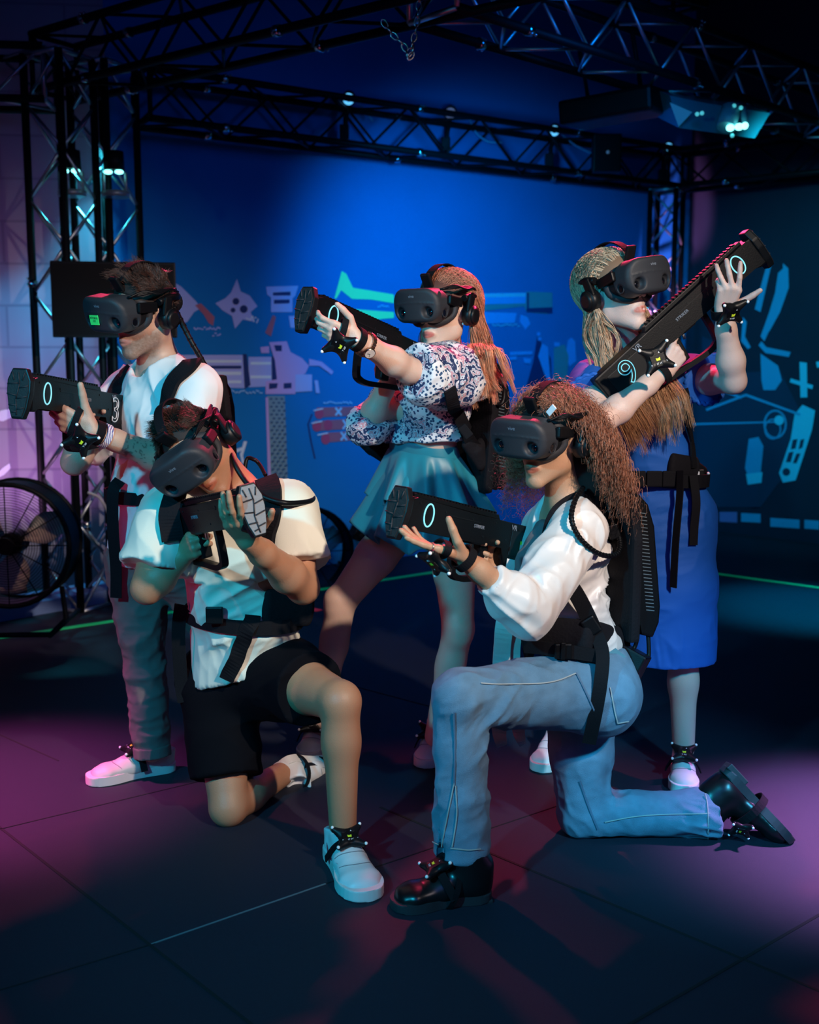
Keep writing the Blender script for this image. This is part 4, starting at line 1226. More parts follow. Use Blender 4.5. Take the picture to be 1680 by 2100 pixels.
def paint_skin(me, hm, s=1.0, lips=(.8, .45, .42), stubble=0.0, brow=True, extra=None, teeth=False):
    n = len(me.vertices); V = np.empty(n * 3, np.float32); me.vertices.foreach_get('co', V); V = V.reshape(-1, 3)
    im = np.array(hm.inverted()); L = (V @ im[:3, :3].T + im[:3, 3]) / s
    C = np.ones((n, 4), np.float32)
    x, y, z = L[:, 0], L[:, 1], L[:, 2]
    hd = (np.abs(x) < .1) & (y > -.02) & (y < .14) & (z > -.16) & (z < .13)
    if stubble:
        w_ = np.clip((-.040 - z) / .02, 0, 1) * np.clip((y + .01) / .02, 0, 1) * hd * np.clip((z + .15) / .02, 0, 1)
        nn = vnoise(V * 300) * .5 + .5
        C[:, :3] *= (1 - (w_ * stubble * nn)[:, None] * np.array([.75, .85, .9])[None, :])
    lw = np.clip(1.35 - ((x / .0235) ** 2 + ((z + .0738) / .0108) ** 2), 0, 1) * (y > .072) * hd
    lw = np.clip(lw * 2.5, 0, 1)
    C[:, :3] = C[:, :3] * (1 - lw[:, None]) + np.array(lips)[None, :] * lw[:, None]
    mw_ = np.clip(1.2 - ((x / .018) ** 2 + ((z + .0738) / .0020) ** 2), 0, 1) * (y > .075) * hd
    mcol = np.array([1.2, 1.2, 1.3]) if teeth else np.array([.25, .12, .12])
    C[:, :3] = C[:, :3] * (1 - mw_[:, None]) + mcol[None, :] * mw_[:, None]
    if extra is not None: C[:, :3] *= extra(V, L)
    at = me.color_attributes.new('Col', 'FLOAT_COLOR', 'POINT'); at.data.foreach_set('color', np.clip(C, 0, 2).ravel())


def tubes_mesh(name, curves, rads, nside=3):
    """curves (N,K,3), rads (K,) or (N,K) -> one mesh of thin strands"""
    Cv = np.asarray(curves, float); N, K, _ = Cv.shape
    T = np.gradient(Cv, axis=1); T /= np.linalg.norm(T, axis=2, keepdims=True) + 1e-9
    ref = np.zeros_like(T); ref[..., 2] = 1; ref[np.abs(T[..., 2]) > .95] = (1, 0, 0)
    U = np.cross(T, ref); U /= np.linalg.norm(U, axis=2, keepdims=True) + 1e-9; W_ = np.cross(T, U)
    R = np.asarray(rads, float)
    if R.ndim == 1: R = np.broadcast_to(R[None, :], (N, K))
    V = np.stack([Cv + (U * math.cos(2 * PI * j / nside) + W_ * math.sin(2 * PI * j / nside)) * R[..., None] for j in range(nside)], 2)  # N,K,ns,3
    idx = np.arange(N * K * nside).reshape(N, K, nside)
    q = []
    for j in range(nside):
        a = idx[:, :-1, j]; b = idx[:, :-1, (j + 1) % nside]; c = idx[:, 1:, (j + 1) % nside]; d = idx[:, 1:, j]
        q.append(np.stack([a, b, c, d], -1).reshape(-1, 4))
    return np_mesh(name, V.reshape(-1, 3), np.concatenate(q))


def spline_np(ctrl, K):
    """ctrl (N,C,3) Catmull-Rom sampled to K points"""
    N, C_, _ = ctrl.shape; e = np.concatenate([2 * ctrl[:, :1] - ctrl[:, 1:2], ctrl, 2 * ctrl[:, -1:] - ctrl[:, -2:-1]], 1)
    t = np.linspace(0, C_ - 1 - 1e-6, K); i = np.floor(t).astype(int); f = (t - i)[None, :, None]
    p0, p1, p2, p3 = e[:, i], e[:, i + 1], e[:, i + 2], e[:, i + 3]
    return .5 * (2 * p1 + (p2 - p0) * f + (2 * p0 - 5 * p1 + 4 * p2 - p3) * f ** 2 + (3 * p1 - p0 - 3 * p2 + p3) * f ** 3)


def hair_mat(name, col, var=.5, rough=.38):
    m = mat(name, col, rough, spec=.6, attr='Col'); return m


def strand_colors(me, N, K, ns, base_fn):
    c = base_fn(N, K); C = np.ones((N, K, ns, 4), np.float32); C[..., :3] = c[:, :, None, :]
    at = me.color_attributes.new('Col', 'FLOAT_COLOR', 'POINT'); at.data.foreach_set('color', C.ravel())


def scalp_points(hm, n, s=1.0, seed=1, grow=.004, hairline=.075):
    r = np.random.default_rng(seed); out = []; nr = []
    while len(out) < n:
        v = r.normal(size=3); v /= np.linalg.norm(v)
        p = np.array([.074, .094, .082]) * (1 + grow / .08) * v + np.array([0, -.018, .035])
        if p[2] < -.03: continue
        if p[1] > .0 and p[2] < hairline * (p[1] + .01) / .07 + .02: continue
        if p[1] > .062 and p[2] < .085: continue
        out.append(p); nr.append(v / np.array([.074, .094, .082])); 
    out = np.array(out); nr = np.array(nr); nr /= np.linalg.norm(nr, axis=1)[:, None]
    m = np.array(hm); R = m[:3, :3]
    return (out * s) @ R.T + m[:3, 3], nr @ R.T, out


def short_hair(name, owner, hm, m, n=2600, L=.03, s=1.0, comb=(0, -.7, .4), seed=1, tint=None, rad=.0007, hairline=.075, r0=.8):
    Pw, Nw, Pl = scalp_points(hm, n, s, seed, hairline=hairline); r = np.random.default_rng(seed)
    cm = np.array((hm.to_3x3() @ Vector(comb))[:])
    K = 6; t = np.linspace(0, 1, K)[None, :, None]
    ln = L * (r0 + .5 * r.random((n, 1, 1))) * (0.55 + .45 * np.clip((Pl[:, 2] - .0) / .1, 0, 1))[:, None, None]
    jit = r.normal(size=(n, 1, 3)) * .15 + (np.stack([vnoise(Pl * 38 + k * 7) for k in range(3)], 1)[:, None, :] - .5) * 3.2
    Cv = Pw[:, None, :] + (Nw[:, None, :] * t * (1 - .4 * t) + (cm[None, None, :] + jit * .6) * t ** 1.5) * ln
    me = tubes_mesh(name, Cv, np.linspace(rad, rad * .3, K))
    strand_colors(me, n, K, 3, lambda N, Kk: (.7 + .6 * r.random((N, 1, 1))) * np.ones((N, Kk, 3)))
    return mesh_obj(name, me, m, owner)


def skull_cap(name, owner, hm, m, s=1.0, grow=.004, hairline_z=.05, extra=None):
    F = Field(); sd = np.array([[hm[k][i] for k in range(3)] for i in range(3)])
    c = tf(hm, Vector((0, -.018, .035)) * s); r = (np.array([.074, .094, .082]) + grow) * s
    F.add(c, c, tuple(r), side=sd, k=0)
    if extra: extra(F)
    n = (hm.to_3x3() @ Vector((0, .80, -.60))); F.cut(tf(hm, Vector((0, .068, .066)) * s), n, .18)
    n2 = (hm.to_3x3() @ Vector((0, .15, -1))); F.cut(tf(hm, Vector((0, -.03, -.045)) * s), n2, .18) if not extra else None
    me = F.mesh(name, .005, relax=3)
    at = me.color_attributes.new('Col', 'FLOAT_COLOR', 'POINT'); at.data.foreach_set('color', (np.ones((len(me.vertices), 4), np.float32) * .55).ravel())
    return mesh_obj(name, me, m, owner)


def skin_mat(name, col):
    m = mat(name, col, .48, spec=.45, sss=.12, bump=(350, .12), attr='Col'); return m


def ring_band(mb, c, nrm, side, rx, ry, width, thick=.004, n=32):
    """flat band looping around a limb or waist: centre c, loop normal nrm"""
    nrm = Vector(nrm).normalized(); sd = Vector(side); sd = (sd - nrm * sd.dot(nrm)).normalized(); u = nrm.cross(sd)
    pts = [Vector(c) + sd * math.cos(a) * rx + u * math.sin(a) * ry for a in [2 * PI * i / n for i in range(n)]]
    bm = mb.bm; rings = []
    for i, p in enumerate(pts):
        o = (p - Vector(c)).normalized()
        rings.append([bm.verts.new(p + nrm * (a * width / 2) + o * (b * thick / 2)) for a, b in ((-1, -1), (1, -1), (1, 1), (-1, 1))])
    for i in range(n):
        for j in range(4):
            f = bm.faces.new((rings[i][j], rings[i][(j + 1) % 4], rings[(i + 1) % n][(j + 1) % 4], rings[(i + 1) % n][j])); f.material_index = mb.mi
    return mb


def hand_straps(owner_trk, T, x, f, z):
    """palm loop and wrist loop of a hand tracker"""
    pass


def nails(body, tips, m):
    pass


def torso_prims(F, pel, wst, chs, nck, hL, hR, sL, sR, s=1.0, g=0.0, fem=False, k=.04, traps=True):
    pel, wst, chs, nck, hL, hR, sL, sR = [Vector(v) for v in (pel, wst, chs, nck, hL, hR, sL, sR)]
    hs = (hR - hL).normalized(); ss = (sR - sL).normalized(); ws = (hs + ss).normalized()
    if fem: P0, W0, C0, U0 = (.150, .105), (.112, .082), (.125, .095), (.10, .065)
    else: P0, W0, C0, U0 = (.150, .105), (.132, .095), (.155, .110), (.12, .075)
    sc_ = lambda r: tuple((q * s + g) for q in r)
    F.add(hL.lerp(hR, .3) - Vector((0, 0, 0)), hL.lerp(hR, .7), .098 * s + g, .098 * s + g, k=k)
    F.add(pel, wst, sc_(P0), sc_(W0), side=hs, k=k)
    F.add(wst, chs, sc_(W0), sc_(C0), side=ws, k=k)
    F.add(chs, chs.lerp(nck, .62), sc_(C0), sc_(U0), side=ss, k=k)
    F.add(sL.lerp(sR, .06), sL.lerp(sR, .94), .055 * s + g, .055 * s + g, k=k)
    if traps:
        F.add(nck, sL.lerp(sR, .12), .04 * s + g, .045 * s + g, k=k); F.add(nck, sL.lerp(sR, .88), .04 * s + g, .045 * s + g, k=k)
    if fem:
        up = (nck - pel).normalized(); fw = up.cross(ss).normalized()
        if fw.y > 0 and False: fw = -fw
        for sx in (-.062, .062): F.add(chs + ss * sx + fw * .06 * s - up * .005, chs + ss * sx + fw * .065 * s - up * .01, .055 * s + g, .052 * s + g, k=.03)
def V3(*a): return P(*a)


def gun_frame(muzzle, rear, up=(0, 0, 1), L=.65):
    m, r = Vector(muzzle), Vector(rear); x = (m - r).normalized(); z = Vector(up); z = (z - x * z.dot(x)).normalized(); y = z.cross(x)
    return frame(m - x * .645, x, y, z)


def trigger_hand(F, gm, s=.9):
    gx, gy, gz = [Vector((gm[0][i], gm[1][i], gm[2][i])) for i in range(3)]
    W_ = gm @ Vector((.178, -.030, -.088))
    T, tips = hand_prims(F, W_, gx * .97 + gz * .22, -gy, s, curls=[(30, 40, 25), (62, 80, 40), (66, 82, 40), (70, 80, 40)], spread=(3, 0, -1, -3), thumb=[(.7, .6, -.5), (.2, .6, -.8), (.0, .7, -.7)], side=-1)
    return W_, T, tips


def tshirt(pel_b, F, S, E, frac, r0, r1, k=.03, extra=.004):
    S, E = Vector(S), Vector(E); u = E - S; c = S + u * frac
    F.add(S, c + u.normalized() * .004, r0, r1, k=k); F.cut(c, u, .15)


def gear_for(hm, s, label, cat='headset'):
    return take(HS0, hm @ Matrix.Scale(s, 4), label, cat, None)


def cable(name, pts, r, m, label, cat='cable', parent=None, wrap=False):
    mb = MB(); mb.tube(smooth_pts(pts, 8), r, 10)
    if wrap:
        cur = smooth_pts(pts, 14)
        for i in range(2, len(cur) - 1, 3):
            t = (cur[i + 1] - cur[i - 1]).normalized(); mb.tube([cur[i] - t * .0022, cur[i] + t * .0022], r * 1.14, 10)
    o = mb.build(name, m, parent)
    if parent is None: setp(o, label, cat)
    return o


def limbband(mb, F_bvh, c, axis, r, width): pass


cloth_white = mat('white_cotton', (.78, .78, .76), .85, bump=(700, .12))
cloth_cream = mat('cream_cotton', (.80, .76, .62), .85, bump=(700, .12))
trouser = mat('taupe_trousers', (.13, .105, .10), .85, bump=(600, .15))
shorts_m = mat('black_shorts', (.004, .004, .006), .9, spec=.08, bump=(500, .15))
denim = mat('blue_denim', (.15, .265, .37), .82, bump=(700, .45), var=(22, .38))
satin = mat('satin_blouse', (.74, .68, .64), .38, spec=.5, sheen=.3)
blue_jersey = mat('blue_jersey', (.002, .10, .46), .7, bump=(700, .12))
teal = mat('teal_satin', (.01, .19, .25), .42, spec=.5, sheen=.2)
leather = mat('black_leather', (.006, .006, .007), .3, spec=.5)
solew = mat('white_sole', (.72, .72, .7), .6); solepink = mat('pink_sole', (.75, .6, .6), .6); soleb = mat('black_sole', (.03, .03, .035), .5)
# printed blouse
pr = mat('printed_blouse', (.7, .7, .7), .6, bump=(300, .1)); nt = pr.node_tree; bs = nt.nodes['Principled BSDF']
tc = nt.nodes.new('ShaderNodeTexCoord'); wv = nt.nodes.new('ShaderNodeTexWave'); wv.wave_type = 'RINGS'; wv.inputs['Scale'].default_value = 9; wv.inputs['Distortion'].default_value = 16; wv.inputs['Detail'].default_value = 3; wv.inputs['Detail Scale'].default_value = 3.2
nt.links.new(tc.outputs['Object'], wv.inputs['Vector'])
vo = nt.nodes.new('ShaderNodeTexVoronoi'); vo.inputs['Scale'].default_value = 85; nt.links.new(tc.outputs['Object'], vo.inputs['Vector'])
r1 = nt.nodes.new('ShaderNodeValToRGB'); e = r1.color_ramp.elements; e[0].position = .0; e[0].color = (.01, .03, .1, 1); e[1].position = .33; e[1].color = (.02, .06, .16, 1)
for p_, c_ in ((.38, (.72, .7, .74, 1)), (.62, (.82, .8, .82, 1)), (.68, (.05, .3, .38, 1)), (.78, (.62, .66, .75, 1)), (.9, (.55, .28, .33, 1))): q_ = e.new(p_); q_.color = c_
r1.color_ramp.interpolation = 'CONSTANT'; nt.links.new(wv.outputs['Fac'], r1.inputs[0])
r2 = nt.nodes.new('ShaderNodeValToRGB'); r2.color_ramp.interpolation = 'CONSTANT'; r2.color_ramp.elements[0].color = (.02, .07, .16, 1); r2.color_ramp.elements[1].position = .38; r2.color_ramp.elements[1].color = (.78, .77, .78, 1); nt.links.new(vo.outputs['Distance'], r2.inputs[0])
nz = nt.nodes.new('ShaderNodeTexNoise'); nz.inputs['Scale'].default_value = 11; nt.links.new(tc.outputs['Object'], nz.inputs['Vector'])
st = nt.nodes.new('ShaderNodeMath'); st.operation = 'GREATER_THAN'; st.inputs[1].default_value = .54; nt.links.new(nz.outputs['Fac'], st.inputs[0])
mx = nt.nodes.new('ShaderNodeMix'); mx.data_type = 'RGBA'; nt.links.new(st.outputs[0], mx.inputs[0]); nt.links.new(r1.outputs[0], mx.inputs[6]); nt.links.new(r2.outputs[0], mx.inputs[7]); nt.links.new(mx.outputs[2], bs.inputs['Base Color'])


# ================================================================ 1. standing man, far left, gun 3
def man_standing():
    rt = thing('person', 'standing man in white t-shirt aiming the rifle numbered 3 at the far left', 'person', G(290, 1600))
    hm = hframe(P(291, 640, 3.42), (-.55, -.80, -.22), (0.03, -.1, 1)); s = 1.0
    nck = P(326, 742, 3.5); sL = P(404, 800, 3.34); sR = P(262, 800, 3.70)
    chs = P(335, 850, 3.5); wst = P(320, 990, 3.52); pel = P(322, 1120, 3.55)
    hL = P(372, 1150, 3.52); hR = P(280, 1150, 3.6)
    kR = P(292, 1310, 3.55); aR = P(312, 1540, 3.51); kL = P(450, 1310, 3.62); aL = P(490, 1510, 3.75)
    eL = P(366, 955, 3.28); wL = P(190, 884, 3.10)
    gm = gun_frame(P(37, 803, 2.90), P(242, 834, 3.46), (.05, 0, 1))
    eR = P(152, 948, 3.40)
    F = Field()
    torso_prims(F, pel, wst, chs, nck, hL, hR, sL, sR)
    head_prims(F, hm, s, True, nck)
    arm_prims(F, sL, eL, wL, .98); 
    leg_prims(F, hR, kR, aR); leg_prims(F, hL, kL, aL)
    T, tp = hand_prims(F, wL, P(112, 852, 3.08) - wL, (-.40, -.90, -.12), 1.04, curls=[(22, 70, 40), (30, 76, 42), (38, 80, 42), (46, 80, 42)], spread=(5, 1, -2, -6), thumb=[(.75, .60, -.1), (.85, .5, -.1), (.85, .5, -.05)], side=1)
    WR, TR, _ = trigger_hand(F, gm)
    arm_prims(F, sR, eR, WR, .98)
    me = F.mesh('body', .0045)
    # tattoos on the left forearm and right elbow as ink colour
    def ink(V, L):
        o = np.ones((len(V), 3), np.float32)
        a = np.array(eL); b = np.array(wL); ax = b - a; Ln = np.linalg.norm(ax); ax /= Ln
        t = (V - a) @ ax; q = V - a - t[:, None] * ax; rr = np.linalg.norm(q, axis=1)
        on = (rr < .06) & (t > .02) & (t < Ln * .9) & (V[:, 1] < (a[1] + b[1]) / 2 + .01)
        # spiral
        for (t0, h0, R_) in ((.08, .0, .026),):
            dz = V[:, 2] - (a + ax * t0)[2]; dx = t - t0; r_ = np.sqrt(dx ** 2 + dz ** 2); an = np.arctan2(dz, dx)
            m_ = (np.abs(r_ - (.006 + (an + PI) / (2 * PI) * .006)) < .0016) | (np.abs(r_ - R_) < .0015) | (np.abs(r_ - R_ * .72) < .0012) & (an > 0)
            o[on & m_] *= .35
        n_ = vnoise(V * 70 + 3); m2 = (np.abs(n_ - .5) < .035) & (t > .12) & (t < .2); o[on & m2] *= .4
        return o
    paint_skin(me, hm, s, lips=(.85, .5, .5), stubble=.75, extra=ink)
    mesh_obj('body', me, skin_mat('skin_fair_man', (.60, .36, .26)), rt)
    # shirt
    F = Field(); torso_prims(F, pel, wst, chs, nck + (chs - nck) * .12, hL, hR, sL, sR, 1.0, .017)
    tshirt(None, F, sL, eL, .80, .074, .082); tshirt(None, F, sR, eR, .78, .074, .080)
    F.add(P(322, 1100, 3.56), P(318, 1180, 3.58), (.175, .125), (.178, .128), side=hR - hL, k=.03)
    F.cut(P(320, 1150, 3.56), (0, 0, -1), .4)
    up = (nck - chs).normalized(); F.add(nck + up * .0 + Vector((-.02, -.02, 0)), nck + up * .12, .072, .085, k=.004, sub=True)
    disp = fsum(folds(.013, 13, (.35, 0, -1), 7, 1, .2), near(folds(.02, 18, (-.6, 0, -1), 4, 2), P(330, 960, 3.4), .3))
    sh = mesh_obj('t_shirt', F.mesh('t_shirt', .0055, disp, 1), cloth_white, rt)
    F = Field(); b_ = (0, .4, 0)
    for H, K, A in ((hR, kR, aR), (hL, kL, aL)):
        H, K, A = Vector(H), Vector(K), Vector(A); F.add(H, K, .105, .076, k=.04); F.add(K, A + (A - K).normalized() * .02, .072, .058, k=.02); F.cut(A + (A - K).normalized() * -.0, (A - K), .13)
    F.add(hL.lerp(hR, .3), hL.lerp(hR, .7), .115, .115, k=.04)
    disp = fsum(folds(.010, 13, (1, 0, .2), 3, 4), folds(.005, 30, (1, 0, 0), 2, 5))
    mesh_obj('trousers', F.mesh('trousers', .006, disp, 1), trouser, rt)
    for A, K in ((aR, kR), (aL, kL)):
        F = Field(); d = (A - K).normalized(); F.add(A - d * .03, A + d * .025, .062, .062, k=0); F.cut(A - d * .02, -d, .1); F.cut(A + d * .018, d, .1); mesh_obj('trouser_cuff', F.mesh('cuff', .004, folds(.002, 40), 1), trouser, rt)
    # beard and hair
    hmat = hair_mat('dark_brown_hair', (.07, .030, .022)); skull_cap('scalp', rt, hm, mat('dark_scalp', (.03, .014, .010), .8, attr='Col'), s, grow=.008)
    short_hair('hair', rt, hm, hmat, 8500, .030, s, (.35, .35, .15), 3, rad=.0008)
    # shoes
    g1 = mat('pink_grey_leather', (.6, .52, .5), .5)
    hR_, tR_ = G(338, 1580), G(200, 1605)
    o, fr, s_, f, u = shoe(rt, hR_, tR_, (0, 0, 1), solepink, g1, .30, .104, .085, white_laces=False)
    mb = MB(); mb.ribbon(smooth_pts([fr(.056, .12, .03), fr(.034, .125, .075), fr(0, .13, .088), fr(-.034, .125, .075), fr(-.056, .12, .03)], 4), [s_, (s_ + u), u, (u - s_), -s_] and [((p - fr(0, .12, .03)).normalized()) for p in smooth_pts([fr(.056, .12, .03), fr(.034, .125, .075), fr(0, .13, .088), fr(-.034, .125, .075), fr(-.056, .12, .03)], 4)], .022); 
    tr = tracker_at(fr(0, .14, .098), u + f * .45, -f, 'black foot tracker strapped on the pink-lit shoe of the left man', 'RIGHT FOOT'); mbo = mb.build('strap', M['web'], None); mbo.parent = tr; mbo.matrix_parent_inverse = MW_of(tr).inverted()
    shoe(rt, G(470, 1545), G(430, 1580), (0, 0, 1), solepink, g1, .30, .104, .085, white_laces=False)
    gear_for(hm, 1.0, 'black virtual reality headset with a green sticker on its front'); hs = last_thing
    st = MB(); R_ = Matrix.Rotation(-.12, 3, 'Y'); st.box(hm @ Vector((.022, .1680, .006)), (.042, .0016, .029), R=(hm.to_3x3() @ Matrix.Rotation(-.1, 3, 'Z') @ Matrix.Rotation(.05, 3, 'Y'))); o = st.build('green_sticker', M['green'], None); o.parent = hs[0]; o.matrix_parent_inverse = hs[1].inverted(); o['label'] = 'bright green paper sticker with handwriting'
    tm = text_mesh('handwriting', '#STRIKER\n 222', .0085, M['ink'], hm @ Matrix.Translation((.022, .1692, .008)) @ Matrix.Rotation(-.1, 4, 'Z') @ Matrix.Rotation(PI, 4, 'Z') @ Matrix.Rotation(PI / 2, 4, 'X'), None, extr=.0002); tm.parent = hs[0]; tm.matrix_parent_inverse = hs[1].inverted()
    g = take(GUN0, gm, 'black toy rifle with a white outlined 3 held by the standing man', 'toy gun', 'black toy rifles')
    digit(g, gm, '3', x=.15)
    # hand tracker
    z_ = (Vector((-.12, -.85, -.5))).normalized(); c_ = T((0, .0, .0)) + z_ * .045 + Vector((-.01, 0, -.035))
    tk = tracker_at(P(166, 902, 3.0), (.1, -.9, -.38), P(118, 872, 3.0) - P(188, 907, 3.05), 'black hand tracker reading LEFT HAND on the left man\'s wrist', 'LEFT HAND', 1.0)
    mb = MB(); f_ = (wL - eL).normalized(); ring_band(mb, wL - f_ * .012, f_, (0, 0, 1), .034, .032, .024); f2 = (T((0, .08, 0)) - T((0, 0, 0))).normalized(); x2 = (T((.04, 0, 0)) - T((0, 0, 0))).normalized(); ring_band(mb, T((.002, .05, -.004)), f2, x2, .047, .026, .018); o = mb.build('strap', M['web'], None); o.parent = tk; o.matrix_parent_inverse = MW_of(tk).inverted()
    # bracelet
    mb = MB(); ring_band(mb, wL - f_ * .038, f_, (0, 0, 1), .0345, .033, .018, .003); m_ = mat('woven_bracelet', (.7, .2, .25), .7); brc(m_); setp(mb.build('bracelet', m_), 'woven red, white and blue bracelet on the left man\'s wrist', 'bracelet')
    # harness: backpack behind, straps in front
    fw = Vector((-.5, -.82, 0)).normalized(); bm_ = frame(chs - fw * .17 + Vector((0, 0, -.06)), -Vector((fw.y, -fw.x, 0)) * -1, -fw, (0, 0, 1))
    bp = backpack_at(chs - fw * .135 + Vector((0, 0, -.10)), -fw, 'computer backpack worn by the standing man at the left', sc_=.9)
    bv = bvh_of([sh]); 
    mb = MB(); strap(mb, bv, [(400, 742), (385, 760), (362, 782), (350, 810), (345, 832)], .058, .012, .008); wstrap(bp, mb, 'shoulder_strap', M['pad'])
    mb = MB(); strap(mb, bv, [(262, 760), (245, 790), (238, 812)], .05, .012, .008); wstrap(bp, mb, 'shoulder_strap', M['pad'])
    mb = MB(); ring_band(mb, P(318, 1014, 3.53), (0, 0, 1), hR - hL, .172, .135, .040, .006); wstrap(bp, mb, 'waist_belt', M['web'])
    mb = MB(); a = P(238, 1000, 3.42); mb.ribbon(smooth_pts([P(246, 985, 3.40), P(232, 1010, 3.38), P(232, 1090, 3.40), P(238, 1165, 3.43), P(238, 1226, 3.45)], 5), [(0, -1, 0)] * 21, .036, .004); wstrap(bp, mb, 'strap_tail', M['web'])
    cable('headset_cable', [hm @ Vector((-.06, -.1, .05)), P(340, 600, 3.45), P(362, 640, 3.42), P(392, 700, 3.40), P(425, 762, 3.42), P(438, 830, 3.46), P(452, 880, 3.5), P(455, 930, 3.6)], .0085, M['black'], 'thick black cable from the left man\'s headset down his back', wrap=True)


def brc(m):
    nt = m.node_tree; b = nt.nodes['Principled BSDF']; tc = nt.nodes.new('ShaderNodeTexCoord'); w_ = nt.nodes.new('ShaderNodeTexWave'); w_.inputs['Scale'].default_value = 60; w_.inputs['Distortion'].default_value = 3
    nt.links.new(tc.outputs['Object'], w_.inputs['Vector']); r = nt.nodes.new('ShaderNodeValToRGB'); r.color_ramp.interpolation = 'CONSTANT'; r.color_ramp.elements[0].color = (.8, .8, .8, 1); r.color_ramp.elements[1].position = .5; r.color_ramp.elements[1].color = (.7, .05, .12, 1); e = r.color_ramp.elements.new(.8); e.color = (.02, .2, .45, 1); nt.links.new(w_.outputs['Fac'], r.inputs[0]); nt.links.new(r.outputs[0], b.inputs['Base Color'])


def MW_of(o): return MW[o.name]


def wstrap(bp, mb, name, m):
    o = mb.build(name, m, None); o.parent = bp; o.matrix_parent_inverse = MW_of(bp).inverted(); return o


def digit(g, gm, ch, m=None, left=True, x=.095):
    m = m or M['text']
    R_ = Matrix.Rotation(PI, 4, 'Z') @ Matrix.Rotation(PI / 2, 4, 'X') if left else Matrix.Rotation(PI / 2, 4, 'X')
    o = text_mesh('number', ch, .105, m, Matrix.Translation((x, .0325 if left else -.0325, -.018)) @ R_, None, outline=.0016); o.parent = g


def backpack_at(o, out, label, up=(0, 0, 1), sc_=1.0):
    out = Vector(out).normalized(); up = Vector(up); up = (up - out * up.dot(out)).normalized(); x = out.cross(up)
    mw = frame(o, x, out, up) @ Matrix.Scale(sc_, 4)
    return take(BP0, mw, label, 'backpack', 'black computer backpacks')


last_thing = None
_take = take
def take(proto, mw, label, cat, group=None):
    global last_thing
    c = _take(proto, mw, label, cat, group); c.name = {'vr_headset': 'vr_headset', 'toy_rifle': 'toy_rifle'}.get(proto.name.split('.')[0], proto.name.split('.')[0]); MW[c.name] = mw.copy()
    last_thing = (c, mw.copy()); return c


